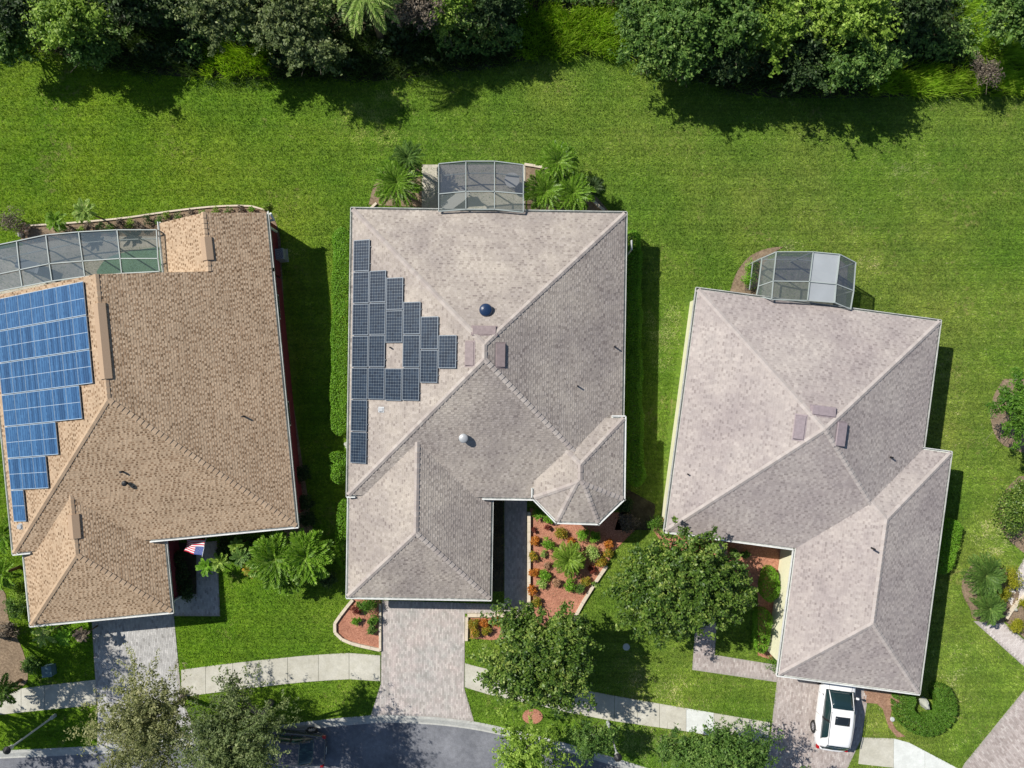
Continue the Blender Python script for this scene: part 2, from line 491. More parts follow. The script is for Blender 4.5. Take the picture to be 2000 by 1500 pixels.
    # gutters along every exposed eave
    for k, v in enumerate(vols):
        for i in range(v.n):
            if not v.sl[i]: continue
            a, b = v.p[i], v.p[(i + 1) % v.n]; L = np.linalg.norm(b - a)
            n_s = max(2, int(L / 0.12)); run = []; runs = []
            for t in np.linspace(0, 1, n_s):
                q = a + (b - a) * t; o_ = q - v.nrm[i] * 0.06
                hid = others_higher(k, o_[0], o_[1], v.z0 - 0.15, 0.0)
                if not hid: run.append(q)
                else:
                    if len(run) > 2: runs.append(run)
                    run = []
            if len(run) > 2: runs.append(run)
            for run in runs:
                p, q = run[0], run[-1]; out = -v.nrm[i]
                p = p - v.e[i] * (0.1 if np.allclose(p, a) else 0); q = q + v.e[i] * (0.1 if np.allclose(q, b) else 0)
                gm = MB(); z = v.z0
                def bx(o0, o1, z0_, z1_):
                    pts = [p + out * o0, q + out * o0, q + out * o1, p + out * o1]
                    gm.prism(ccw([tuple(x) for x in pts]), z0_, z1_)
                bx(0.012, 0.115, z - 0.155, z - 0.14); bx(0.085 if i == 0 or v.n == 6 else 0.10, 0.15 if i == 0 or v.n == 6 else .135, z - 0.14, z - 0.012)
                gm.build('gutter', gutter_mat if i in (0, 2, 3) and not (k == 0 and i != 0) or v.n == 6 else GUTG, house)

def walls(house, vols, inset, mat, top_gap=0.2):
    for v in vols:
        pts = []
        for i in range(v.n):
            h = (i - 1) % v.n
            n1, n2 = v.nrm[h], v.nrm[i]
            o1 = inset if v.sl[h] else 0.06; o2 = inset if v.sl[i] else 0.06
            A = np.array([n1, n2]); bb = np.array([n1 @ v.p[i] + o1, n2 @ v.p[i] + o2])
            pts.append(tuple(np.linalg.solve(A, bb)))
        mb = MB(); z1 = v.z0 - top_gap - 0.003
        mb.prism(pts, 0.0, z1)
        mb.build('wall', mat, house)
    return

def vent_box(house, v, i, px, py, lu, lv, h, mat, name='roof_vent'):
    u, vv = v.hit(i, px, py)
    m_ = MB(); P = []
    for hh, s_ in ((0.0, 1.0), (h, 0.93)):
        for a, b in ((-1, -1), (1, -1), (1, 1), (-1, 1)):
            hz = hh if not (hh > 0 and b > 0) else hh * 0.45
            P.append(tuple(v.pt(i, u + a * lu / 2 * s_, vv + b * lv / 2 * s_, hz)))
    m_.v = P
    for f in ((4, 5, 6, 7), (0, 1, 5, 4), (1, 2, 6, 5), (2, 3, 7, 6), (3, 0, 4, 7)): m_.f.append(f); m_.m.append(0); m_.r.append(.5)
    # a thin flashing flange round the foot
    fl = [tuple(v.pt(i, u + a * (lu / 2 + .05), vv + b * (lv / 2 + .05), 0.026)) for a, b in ((-1, -1), (1, -1), (1, 1), (-1, 1))]
    m_.face(fl)
    return m_.build(name, mat, house)
def round_vent(house, v, i, px, py, rad, ht, mats, name, dome=0.4, stem_=0.5):
    """a round cap on a shorter collar, standing plumb on the slope"""
    u, vv = v.hit(i, px, py); p = v.pt(i, u, vv, 0)
    m_ = MB(); seg = 20
    prof = [(rad * stem_, -0.15), (rad * stem_, ht * .55), (rad, ht * .6), (rad, ht * .8)]
    for t in (0.25, .5, .75, .93): prof.append((rad * math.cos(t * math.pi / 2), ht * .8 + rad * dome * math.sin(t * math.pi / 2)))
    rings = []
    for r_, z in prof:
        i0 = len(m_.v); rings.append(i0)
        for s_ in range(seg): an = 2 * math.pi * s_ / seg; m_.v.append((p.x + r_ * math.cos(an), p.y + r_ * math.sin(an), p.z + z))
    for a in range(len(rings) - 1):
        for s_ in range(seg):
            s2 = (s_ + 1) % seg; m_.f.append((rings[a] + s_, rings[a] + s2, rings[a + 1] + s2, rings[a + 1] + s_)); m_.m.append(0); m_.r.append(.5)
    m_.f.append(tuple(rings[-1] + s_ for s_ in range(seg))); m_.m.append(0); m_.r.append(.5)
    return m_.build(name, mats, house, smooth=False)
def pipe(house, v, i, px, py, rad, ht, mat, name='vent_pipe'):
    u, vv = v.hit(i, px, py); p = v.pt(i, u, vv, 0); m_ = MB()
    m_.tube([p - Vector((0, 0, .1)), p + Vector((0, 0, ht))], [rad, rad], 10)
    return m_.build(name, mat, house)

# shingle colours: real granule blends
SH_BEIGE = M('beige_grey_shingles', None, 0.95, 0.15, attr=[(0, (0.255, 0.222, 0.20)), (0.28, (0.36, 0.325, 0.285)), (0.6, (0.41, 0.37, 0.325)), (1, (0.455, 0.415, 0.37))],
             mottles=[(0.28, (0.76, 0.74, 0.76), (1.07, 1.05, 1.02)), (1.3, (0.84, 0.83, 0.84), (1.06, 1.06, 1.05), 6), (26, 0.84, 1.12)])
SH_GREY = M('mauve_grey_shingles', None, 0.95, 0.15, attr=[(0, (0.27, 0.235, 0.22)), (0.28, (0.35, 0.31, 0.29)), (0.65, (0.405, 0.36, 0.335)), (1, (0.45, 0.405, 0.375))],
            mottles=[(0.33, (0.82, 0.80, 0.82), (1.05, 1.05, 1.03)), (1.5, (.88, .88, .89), (1.06, 1.06, 1.05), 6), (30, 0.90, 1.08)])
SH_TAN = M('tan_brown_shingles', None, 0.95, 0.15, attr=[(0, (0.15, 0.095, 0.055)), (0.3, (0.27, 0.175, 0.105)), (0.5, (0.405, 0.295, 0.195)), (1, (0.48, 0.36, 0.245))],
           mottles=[(0.4, 0.92, 1.05), (2.0, 0.92, 1.06), (30, 0.9, 1.08)])
DK_BEIGE = M('beige_underlay', (0.27, 0.24, 0.21), 0.95); DK_TAN = M('tan_underlay', (0.27, 0.18, 0.11), 0.95)
CAP_BEIGE = M('beige_cap_shingles', None, 0.95, 0.15, attr=[(0, (0.36, 0.315, 0.285)), (1, (0.43, 0.385, 0.345))], mottles=[(2, .9, 1.06), (30, 0.92, 1.07)])
CAP_GREY = M('grey_cap_shingles', None, 0.95, 0.15, attr=[(0, (0.37, 0.33, 0.305)), (1, (0.435, 0.39, 0.36))], mottles=[(2, .93, 1.04), (30, 0.92, 1.07)])
CAP_TAN = M('tan_cap_shingles', None, 0.95, 0.15, attr=[(0, (0.39, 0.28, 0.185)), (1, (0.46, 0.34, 0.23))], mottles=[(2, .93, 1.04), (30, 0.92, 1.07)])
VENTM = M('mauve_painted_vent', (0.25, 0.20, 0.195), 0.6, mottles=[(6, .85, 1.1)])
BLUEDOME = M('dark_blue_dome', (0.012, 0.03, 0.075), 0.25, 0.6, coat=0.3)
GREYCAP = M('galvanised_cap', (0.42, 0.43, 0.43), 0.45, metal=0.3)

def fit(v, i, items):
    return [v.hit(i, *q) for q in items]

# ---- middle house
house_a = empty('house', (0, 0, 0), label='middle house with beige shingle roof, dark solar panels and octagonal corner bay', cat='house', group='three houses in a row')
A1 = rect_vol(-0.9, 2.75, (684.5, 690), (1217, 650), (950, 971), (950, 413))
A2 = rect_vol(-0.9, 2.40, (681, 1080), (957.5, 1080), (820, 1167), (820, 828), (1, 1, 0, 1))
A3 = Vol([U(x, y, 3.15) for x, y in [(1218, 817), (1043, 815), (1043, 972), (1088, 1018), (1168, 1020.5), (1216, 974)]], 3.15, [1] * 6)
va = [A1, A2, A3]
roof_geometry(house_a, va, SH_BEIGE, DK_BEIGE, WHITE, CAP_BEIGE, WHITE, True, 11)
walls(house_a, va, 0.5, BEIGEW)
# face indices of a rect_vol: 0 S, 1 E, 2 N, 3 W
vent_box(house_a, A1, 2, 946, 646, 1.22, 0.46, 0.12, VENTM)
vent_box(house_a, A1, 3, 918, 691, 1.22, 0.46, 0.12, VENTM)
vent_box(house_a, A1, 1, 977, 694, 1.22, 0.46, 0.12, VENTM)
round_vent(house_a, A1, 2, 949, 606, 0.33, 0.22, BLUEDOME, 'roof_fan')
round_vent(house_a, A1, 0, 906, 855, 0.24, 0.42, GREYCAP, 'exhaust_cap')
vent_box(house_a, A1, 3, 745, 800, 0.2, 0.26, 0.14, GREYCAP, 'exhaust_hood')
pipe(house_a, A1, 1, 1200, 677, 0.045, 0.3, BLACK); pipe(house_a, A1, 1, 1128, 754, 0.045, 0.25, BLACK); pipe(house_a, A1, 3, 763, 679, 0.04, 0.25, BLACK)

# ---- tan house
house_b = empty('house', (0, 0, 0), label='tan-shingled house with dark red walls and blue solar panels', cat='house', group='three houses in a row')
B1 = rect_vol(5.5, 2.75, (17, 975), (549, 722), (430, 1041), (192, 536, 5.8), (1, 1, 0, 1))
B2 = rect_vol(5.5, 2.35, (54, 1150), (328, 1130), (197, 1207), (170, 925), (1, 1, 0, 1))
_n = B1.p[2] - B1.e[2] * 0   # north-east corner of the main block
a5 = math.radians(5.5); ca5, sa5 = math.cos(a5), math.sin(a5)
def l5(P): return (P[0] * ca5 + P[1] * sa5, -P[0] * sa5 + P[1] * ca5)
ne = l5(B1.p[2]); wx = l5(U(316, 480, 2.75))[0]; ny = l5(U(460, 417, 3.2))[1]
B3 = Vol([(x * ca5 - y * sa5, x * sa5 + y * ca5) for x, y in [(wx, ne[1] - .004), (ne[0], ne[1] - .004), (ne[0], ny), (wx, ny)]], 2.75, [0, 1, 0, 1])
vb = [B1, B2, B3]
roof_geometry(house_b, vb, SH_TAN, DK_TAN, WHITE, CAP_TAN, WHITE, False, 12, tabw=(0.085, 0.16), band=.85)
walls(house_b, vb, 0.36, REDW)
def ridge_vent(house, v, pa, pb, mat, wd=0.30, h=0.07):
    """long low ridge vent: px points of its ends on the ridge"""
    za = max(v.height(*U(pa[0], pa[1], 4.5)), 0)
    def rp(px, py):
        z = 4.5
        for _ in range(20):
            x, y = U(px, py, z); z = float(v.height(x, y))
        return Vector((x, y, z))
    a, b = rp(*pa), rp(*pb); t = (b - a); t.z = 0; t.normalize(); s_ = Vector((-t.y, t.x, 0))
    z = max(a.z, b.z); m_ = MB(); P = []
    for e_ in (a, b):
        for o_, dz in ((-wd, -wd * v.pitch + .0), (-wd, -wd * v.pitch + h), (0, h + .02), (wd, -wd * v.pitch + h), (wd, -wd * v.pitch)):
            q = e_ + s_ * o_; P.append((q.x, q.y, z + dz + .02))
    m_.v = P
    for f in ((0, 5, 6, 1), (1, 6, 7, 2), (2, 7, 8, 3), (3, 8, 9, 4), (4, 3, 2, 1, 0), (5, 6, 7, 8, 9)): m_.f.append(f); m_.m.append(0); m_.r.append(.5)
    m_.build('ridge_vent', mat, house)
TANV = M('tan_ridge_vent', (0.38, 0.27, 0.18), 0.9, mottles=[(30, .9, 1.08)])
pk = lambda v, px, py: None
def ridge_on(v, py):
    """px of the N-S ridge at image row py"""
    best = None
    for px in np.arange(0, 600, 1.0):
        z = 4.0
        for _ in range(8):
            x, y = U(px, py, z); h_ = float(v.height(x, y)); z = h_ if h_ > 0 else 4.0
        if h_ > 0 and (best is None or h_ > best[0]): best = (h_, px)
    return best[1]
ridge_vent(house_b, B1, (ridge_on(B1, 592), 592), (ridge_on(B1, 740), 740), TANV)
ridge_vent(house_b, B3, (ridge_on(B3, 463), 463), (ridge_on(B3, 508), 508), TANV)
ridge_vent(house_b, B2, (ridge_on(B2, 1005), 1005), (ridge_on(B2, 1052), 1052), TANV)
pipe(house_b, B1, 0, 240, 921, 0.06, 0.25, BLACK); round_vent(house_b, B1, 0, 248, 943, 0.14, 0.35, BLACK, 'exhaust_cap'); pipe(house_b, B1, 1, 477, 813, 0.05, 0.3, BLACK)
vent_box(house_b, B1, 3, 41, 1028, 0.22, 0.2, 0.16, GREYCAP, 'junction_box')

# ---- grey house
house_c = empty('house', (0, 0, 0), label='grey-mauve shingled house with cream walls, white car at its garage', cat='house', group='three houses in a row')
C1 = rect_vol(-7.6, 2.75, (1332, 801), (1818.5, 752), (1425, 1053), (1600, 597))
C2 = rect_vol(-7.6, 2.75, (1538, 1195), (1825, 1119), (1658, 1335), (1830, 882))
vc = [C1, C2]
roof_geometry(house_c, vc, SH_GREY, DK_BEIGE, WHITE, CAP_GREY, WHITE, False, 13)
walls(house_c, vc, 0.3, CREAM)
VENTG = M('pale_mauve_vent', (0.27, 0.225, 0.235), 0.6, mottles=[(6, .85, 1.1)])
vent_box(house_c, C1, 2, 1608, 804, 1.25, 0.5, 0.19, VENTG)
vent_box(house_c, C1, 3, 1562, 835, 1.25, 0.5, 0.19, VENTG)
vent_box(house_c, C1, 1, 1640, 848, 1.25, 0.5, 0.19, VENTG)
pipe(house_c, C1, 1, 1739, 893, 0.05, 0.25, BLACK); pipe(house_c, C2, 1, 1704, 1071, 0.05, 0.25, BLACK); pipe(house_c, C1, 3, 1343, 926, 0.04, 0.2, BLACK)
if len(vc) and True:
    for k_, v_ in (('A1', A1), ('B1', B1), ('C1', C1)): print(k_, 'peak', max(v_.z0 + v_.pitch * v_.d(i, *q) for i in v_.faces for q in v_.faces[i]))

# doors and windows, set 2-3 cm into or out of the walls
def wall_feature(house, v, i, u, z0, wd, ht, inset, kind):
    q = v.p[i] + v.e[i] * u + v.nrm[i] * inset; out = -v.nrm[i]; rz = math.atan2(v.e[i][1], v.e[i][0])
    fr = MB()
    def b(du, dz, w_, h_, dp, off, m=0):
        c = q + v.e[i] * du + out * off; fr.box((c[0], c[1], z0 + dz), (w_, dp, h_), rz, m=m)
    if kind == 'garage':
        root = link('garage_door', MB_frame(q, v, i, rz, out, z0, wd, ht), house)
    else:
        b(0, ht / 2, wd, ht, 0.03, 0.015)
        o = fr.build('window' if kind == 'window' else 'door', WHITE, house)
        p_ = MB(); c = q + out * 0.04; p_.box((c[0], c[1], z0 + ht / 2), (wd - 0.16, 0.014, ht - 0.16), rz); p_.build('pane', DARKGLASS, o)
def MB_frame(q, v, i, rz, out, z0, wd, ht):
    m_ = MB()
    for k in range(4):
        c = q + out * 0.03; m_.box((c[0], c[1], z0 + ht * (k + .5) / 4), (wd, 0.06, ht / 4 - 0.02), rz)
    return m_.mesh('garage_door', WHITE)
for hs, v, i, u, z, wd, ht, ins, kd in [
    (house_a, A2, 0, 4.0, 0.0, 4.9, 1.95, .5, 'garage'), (house_a, A1, 2, 3.5, 0.9, 1.6, 1.1, .5, 'window'), (house_a, A1, 2, 8, 0, 2.6, 2.1, .5, 'window'), (house_a, A1, 3, 4, 0.9, 1.4, 1.1, .5, 'window'),
    (house_a, A1, 1, 9, 0.9, 1.4, 1.1, .5, 'window'), (house_a, A3, 3, .75, 0.8, .95, 1.4, .5, 'window'), (house_a, A3, 4, .95, 0.8, .95, 1.4, .5, 'window'), (house_a, A3, 2, .95, 0.8, .95, 1.4, .5, 'window'), (house_a, A1, 0, 9.2, 0, 1.1, 2.1, .5, 'door'),
    (house_b, B2, 0, 5, 0, 4.9, 1.9, .36, 'garage'), (house_b, B1, 1, 6, 0.9, 1.4, 1.1, .36, 'window'), (house_b, B1, 1, 12, 0.9, 1.4, 1.1, .36, 'window'), (house_b, B1, 0, 11, 0.6, 1.8, 1.4, .36, 'window'),
    (house_c, C2, 0, 4.1, 0, 4.9, 2.1, .3, 'garage'), (house_c, C1, 1, 6, .9, 1.4, 1.1, .3, 'window'), (house_c, C1, 0, 3, .8, 1.6, 1.3, .3, 'window'), (house_c, C1, 0, 5.4, 0, 1.1, 2.1, .3, 'door'), (house_c, C1, 2, 8, 0, 2.6, 2.1, .3, 'window')]:
    wall_feature(hs, v, i, u, z, wd, ht, ins, kd)

# ------------------------------------------------------------------ solar panels
def panel_proto(wd, ht, nx, ny, kind):
    """frame+backsheet mesh, cell mesh, in local coords: x across, y along, z off the glass"""
    fr = MB(); t = 0.026; ts = t if kind == 'mono' else 0.008
    for cx_, cy_, sx, sy in ((0, ht / 2 - t / 2, wd, t), (0, -ht / 2 + t / 2, wd, t), (wd / 2 - ts / 2, 0, ts, ht - 2 * t), (-wd / 2 + ts / 2, 0, ts, ht - 2 * t)):
        fr.box((cx_, cy_, 0), (sx, sy, 0.045))
    if kind != 'mono': fr.box((0, 0, 0.0), (wd - 2 * ts, .022, .036))
    bk = MB(); bk.box((0, 0, -0.002), (wd - 2 * ts, ht - 2 * t, 0.03))
    cl = MB(); tx_ = ts; gx, gy = (wd - 2 * ts - .02) / nx, (ht - 2 * t - .02) / ny
    for a in range(nx):
        for b in range(ny):
            x = -wd / 2 + ts + .01 + (a + .5) * gx; y = -ht / 2 + t + .01 + (b + .5) * gy
            hx, hy = gx * .5 - .006, gy * .5 - .001; ch = .022 if kind == 'mono' else 0
            if kind == 'mono':
                hx, hy = gx * .5 - .008, gy * .5 - .008
                pts = [(x - hx + ch, y - hy), (x + hx - ch, y - hy), (x + hx, y - hy + ch), (x + hx, y + hy - ch), (x + hx - ch, y + hy), (x - hx + ch, y + hy), (x - hx, y + hy - ch), (x - hx, y - hy + ch)]
                cl.face([(p, q, .0165) for p, q in pts], r=random.random())
            else:
                r_ = random.random()
                for s_ in range(2):
                    x0, x1 = x - hx + s_ * (hx * 1.0) , x - hx + (s_ + 1) * hx - .006
                    cl.face([(x0, y - hy, .0165), (x1, y - hy, .0165), (x1, y + hy, .0165), (x0, y + hy, .0165)], r=min(1, max(0, r_ + random.uniform(-.25, .25))))
    return fr, bk, cl

def ordw(n): return ['first', 'second', 'third', 'fourth', 'fifth', 'sixth', 'seventh', 'eighth'][n]

PW, PH = 1.0, 1.655
protos = {}
def solar(kind, v, i, u, vv, label, group, nx, ny, wd, ht):
    """panel standing 9 cm off the slope; its long side along u for the middle house's portrait, or along v"""
    key = kind
    if key not in protos:
        fr, bk, cl = panel_proto(wd, ht, nx, ny, kind)
        f_me = fr.mesh('solar_frame', PANELFRAME if kind == 'mono' else BLUEFRAME); b_me = bk.mesh('backsheet', BACKSHEET if kind == 'mono' else BLUEBACK); 
        c_mes = []
        for _ in range(4):
            colr = [random.gauss(.5, .3) for _ in range(12)]
            for k_ in range(len(cl.r)): cl.r[k_] = random.random() if kind == 'mono' else min(1, max(0, colr[(k_ // (2 * ny)) * 2 + k_ % 2] + random.gauss(0, .12)))
            c_mes.append(cl.mesh('solar_cells', CELLS if kind == 'mono' else BLUECELLS))
        protos[key] = (f_me, b_me, c_mes)
    f_me, b_me, c_mes = protos[key]
    p = v.pt(i, u, vv, 0.10)
    ex = Vector((v.e[i][0], v.e[i][1], 0)); n = v.fn(i); ey = n.cross(ex).normalized()
    R = Matrix((ex, ey, n)).transposed().to_4x4()
    if kind == 'mono': R = Matrix((-ey, ex, n)).transposed().to_4x4()
    else: R = Matrix((-ey, ex, n)).transposed().to_4x4()
    o = bpy.data.objects.new('solar_panel', None); COL.objects.link(o)
    o.matrix_world = Matrix.Translation(p) @ R
    o.empty_display_size = .2
    tag(o, label, 'solar panel', group)
    link('frame', f_me, o); link('backsheet', b_me, o)
    c = link('solar_cell', c_mes[random.randrange(4)], o); tag(c, kind='stuff')
    # two feet / rail ends
    return o
rail = MB()
rail.bar((-0.5 - .05, .45, -.05), (.55, .45, -.05), .04, .05); rail.bar((-.55, -.45, -.05), (.55, -.45, -.05), .04, .05)
RAILME = rail.mesh('mounting_rail', PANELFRAME)

ucol = [A1.hit(3, x, y) for x, y in [(706, 687), (739, 655), (772, 574), (805, 686), (840, 650), (876, 687)]]
v0 = np.mean([ucol[c][1] - c * 1.045 for c in range(6)]); print('cols', [round(c[1], 2) for c in ucol], 'v0', v0)
cols = [[(704, 497), (704, 559), (703, 623), (702, 687), (701.5, 751), (701, 814), (700.5, 877)],
        [(738, 558), (737.5, 622), (737, 687), (736.5, 751)],
        [(772, 574), (771, 638), (769, 751)],
        [(806, 621), (804, 686), (803, 751)],
        [(842, 650), (839, 716)],
        [(876, 687)]]
# snap the rows of a column to one pitch
tot = {0: 7, 1: 4, 2: 3, 3: 3, 4: 2, 5: 1}
colname = ['outermost column by the gutter', 'second column from the gutter', 'third column, beside the bare gap', 'fourth column from the gutter', 'fifth column from the gutter', '']
for c, col in enumerate(cols):
    hs = [A1.hit(3, *q)[0] for q in col]
    if c == 2:
        us_ = hs
    else:
        m0 = np.mean([h - (k * 1.70) * (1 if hs[-1] > hs[0] else -1) for k, h in enumerate(hs)]) if len(hs) > 1 else hs[0]
        us_ = [m0 + k * 1.70 * (1 if (len(hs) > 1 and hs[-1] > hs[0]) else -1) for k in range(len(hs))]
    for k, u_ in enumerate(us_):
        if c == 5: lab = 'black solar panel alone at the inner tip of the array, nearest the roof peak'
        else: lab = 'black solar panel, %s from the back lawn in the %s' % (ordw(k), colname[c])
        o = solar('mono', A1, 3, u_, v0 + c * 1.045, lab, 'black solar panels on the beige roof', 6, 10, PW, PH)
        link('mounting_rail', RAILME, o)

# blue array on the tan house
def bh(px, py): return B1.hit(3, px, py)
rn_ = ['row nearest the pool cage', 'second row from the pool cage', 'third row from the pool cage', 'fourth row from the pool cage', 'four-panel row', 'three-panel row']
cn_ = ['at the gutter', 'second from the gutter', 'third from the gutter', 'fourth from the gutter', 'fifth from the gutter', 'sixth from the gutter', 'seventh from the gutter']
for r_, n_ in enumerate([7, 7, 7, 6, 4, 3, 1]):
    for c_ in range(n_):
        lab = 'blue solar panel alone in the last row, nearest the street' if r_ == 6 else 'blue solar panel in the %s, %s' % (rn_[r_], cn_[c_])
        solar('poly', B1, 3, 1.08 + r_ * 1.695, 0.93 + c_ * 1.0, lab, 'blue solar panels on the tan roof', 6, 10, 0.985, 1.66)

# ------------------------------------------------------------------ ground
def slab(name, pts_px, z1, z0, mat, kind='structure', parent=None, label=None, cat=None, mside=None, group=None):
    mb = MB(); mb.prism(W(pts_px), z0, z1)
    o = mb.build(name, mat, parent); return tag(o, label, cat, group, kind)

def lawn_material(name, blades):
    m = bpy.data.materials.new(name); m.use_nodes = True; n_ = m.node_tree; L = n_.links
    bs = n_.nodes['Principled BSDF']; geo = n_.nodes.new('ShaderNodeNewGeometry'); P = geo.outputs['Position']
    if blades:
        at = n_.nodes.new('ShaderNodeAttribute'); at.attribute_name = 'rnd'
        r = ramp(n_, [(0, (0.075, 0.140, 0.012)), (0.45, (0.205, 0.365, 0.020)), (0.8, (0.305, 0.480, 0.042)), (1, (0.50, 0.55, 0.15))]); L.new(at.outputs['Fac'], r.inputs[0]); col = r.outputs[0]
    else:
        n0 = noise(n_, 7, 4, .7, P); r = ramp(n_, [(0.35, (0.080, 0.145, 0.012)), (0.65, (0.175, 0.29, 0.022))]); L.new(n0.outputs[0], r.inputs[0]); col = r.outputs[0]
    # patches of different vigour
    for sc, lo, hi, det in ((0.07, (0.76, 0.92, 0.7), (1.2, 1.06, 1.4), 2), (0.35, (0.80, 0.90, 0.8), (1.14, 1.08, 1.15), 5), (2.6, (0.82, 0.86, 0.8), (1.17, 1.12, 1.2), 3)):
        nn = noise(n_, sc, det, .6, P, 0.3); r = ramp(n_, [(0.34, lo), (0.66, hi)]); L.new(nn.outputs[0], r.inputs[0]); col = mix(n_, 'MULTIPLY', 1.0, col, r.outputs[0])
    # the plots are kept differently: lusher behind the tan house, duller towards the last one
    sx = n_.nodes.new('ShaderNodeSeparateXYZ'); L.new(P, sx.inputs[0])
    mr = n_.nodes.new('ShaderNodeMapRange'); mr.inputs[1].default_value = -22; mr.inputs[2].default_value = 20; L.new(sx.outputs[0], mr.inputs[0])
    r = ramp(n_, [(0.0, (1.0, 1.02, 0.5)), (0.5, (1.0, 0.96, 1.15)), (1.0, (1.10, 0.95, 1.6))]); L.new(mr.outputs[0], r.inputs[0]); col = mix(n_, 'MULTIPLY', 1.0, col, r.outputs[0])
    # mower passes, faint, bent by noise
    wv = n_.nodes.new('ShaderNodeTexWave'); wv.wave_type = 'BANDS'; wv.bands_direction = 'Y'; wv.inputs['Scale'].default_value = 0.28; wv.inputs['Distortion'].default_value = 5.0; wv.inputs['Detail'].default_value = 1.5; wv.inputs['Detail Scale'].default_value = 0.25
    L.new(P, wv.inputs['Vector']); r = ramp(n_, [(0.25, g(0.95)), (0.75, g(1.04))]); L.new(wv.outputs['Fac'], r.inputs[0]); col = mix(n_, 'MULTIPLY', 1.0, col, r.outputs[0])
    w2 = n_.nodes.new('ShaderNodeTexWave'); w2.bands_direction = 'Y'; w2.inputs['Scale'].default_value = 1.1; w2.inputs['Distortion'].default_value = 3.0; w2.inputs['Detail'].default_value = 2; w2.inputs['Detail Scale'].default_value = 0.6
    L.new(P, w2.inputs['Vector']); r = ramp(n_, [(0.2, g(0.94)), (0.8, g(1.05))]); L.new(w2.outputs['Fac'], r.inputs[0]); col = mix(n_, 'MULTIPLY', 1.0, col, r.outputs[0])
    # thin, straw-coloured places
    nn = noise(n_, 0.33, 5, .7, P, .4); n2 = noise(n_, 3.2, 4, .8, P)
    ad = n_.nodes.new('ShaderNodeMath'); ad.operation = 'MULTIPLY'; L.new(nn.outputs[0], ad.inputs[0]); L.new(n2.outputs[0], ad.inputs[1])
    r = ramp(n_, [(0.315, g(0)), (0.42, g(0.7))]); L.new(ad.outputs[0], r.inputs[0])
    col = mix(n_, 'MIX', r.outputs[0], col, (0.30, 0.27, 0.10))
    L.new(col, bs.inputs['Base Color']); bs.inputs['Roughness'].default_value = 0.75; bs.inputs['Specular IOR Level'].default_value = 0.2
    if blades:
        t = n_.nodes.new('ShaderNodeBsdfTranslucent'); L.new(col, t.inputs[0]); mx = n_.nodes.new('ShaderNodeMixShader'); mx.inputs[0].default_value = .25
        L.new(bs.outputs[0], mx.inputs[1]); L.new(t.outputs[0], mx.inputs[2]); L.new(mx.outputs[0], n_.nodes['Material Output'].inputs[0])
    else:
        nb = noise(n_, 22, 5, .8, P); b = n_.nodes.new('ShaderNodeBump'); b.inputs['Strength'].default_value = .9; b.inputs['Distance'].default_value = .06; L.new(nb.outputs[0], b.inputs['Height']); L.new(b.outputs[0], bs.inputs['Normal'])
    return m
LAWN = lawn_material('lawn_ground', False); BLADE = lawn_material('grass_blades', True)
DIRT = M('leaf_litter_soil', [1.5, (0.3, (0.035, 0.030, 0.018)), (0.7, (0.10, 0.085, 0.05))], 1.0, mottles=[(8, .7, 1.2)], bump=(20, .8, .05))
MULCH = M('red_mulch', [14, (0.3, (0.27, 0.105, 0.062)), (0.7, (0.60, 0.29, 0.19))], 1.0, mottles=[(1.3, .85, 1.1), (45, .75, 1.2)], bump=(40, .9, .04))
DRYMULCH = M('dry_mulch', [9, (0.3, (0.16, 0.11, 0.07)), (0.7, (0.36, 0.27, 0.18))], 1.0, mottles=[(1.3, .85, 1.1), (35, .7, 1.2)], bump=(40, .9, .04))
ASPH = M('asphalt', [0.7, (0.3, (0.12, 0.125, 0.14)), (0.7, (0.21, 0.215, 0.23))], 0.9, mottles=[(40, .75, 1.25), (5, .85, 1.15, 7), (.25, .85, 1.1)], bump=(90, .4, .01))
PAV1 = M('beige_pavers', None, 0.9, attr=[(0, (0.36, 0.335, 0.305)), (.4, (0.43, 0.40, 0.37)), (.75, (0.48, 0.45, 0.415)), (1, (0.54, 0.51, 0.465))], mottles=[(.5, (.92, .93, .95), (1.06, 1.0, 1.0)), (2.0, (.9, .92, .9), (1.05, 1.02, 1.02)), (25, .92, 1.06)])
PAV2 = M('grey_pavers', None, 0.9, attr=[(0, (0.27, 0.26, 0.245)), (.12, (0.38, 0.37, 0.35)), (.75, (0.45, 0.44, 0.415)), (1, (0.50, 0.485, 0.46))], mottles=[(.8, .9, 1.08), (3.5, .86, 1.06), (25, .92, 1.06)])
PAV3 = M('rose_pavers', None, 0.9, attr=[(0, (0.34, 0.285, 0.26)), (.4, (0.41, 0.355, 0.325)), (.75, (0.46, 0.40, 0.37)), (1, (0.52, 0.47, 0.43))], mottles=[(.6, .86, 1.08), (3.0, .86, 1.05), (25, .9, 1.06)])
PAVJ = M('paver_sand_joint', (0.34, 0.31, 0.28), 1.0, mottles=[(12, .85, 1.1)])
PATIO = M('patio_concrete', [1.2, (0.3, (0.40, 0.37, 0.30)), (0.7, (0.54, 0.50, 0.41))], 0.9, mottles=[(6, .88, 1.06)])

kerb = [(-420, 1500), (-200, 1478), (0, 1466), (190, 1456), (400, 1436), (600, 1409), (700, 1399), (760, 1396), (850, 1400), (930, 1410), (1000, 1425), (1100, 1450), (1217, 1485), (1350, 1528), (1520, 1590), (1800, 1710), (2300, 1950)]
kc = curve_px(kerb, 5)
kw = [U(x, y) for x, y in kc]
def off(poly, d):
    out = []
    for i in range(len(poly)):
        a = np.array(poly[max(i - 1, 0)]); b = np.array(poly[min(i + 1, len(poly) - 1)]); t = (b - a) / np.linalg.norm(b - a)
        out.append(tuple(np.array(poly[i]) + np.array([t[1], -t[0]]) * d))
    return out
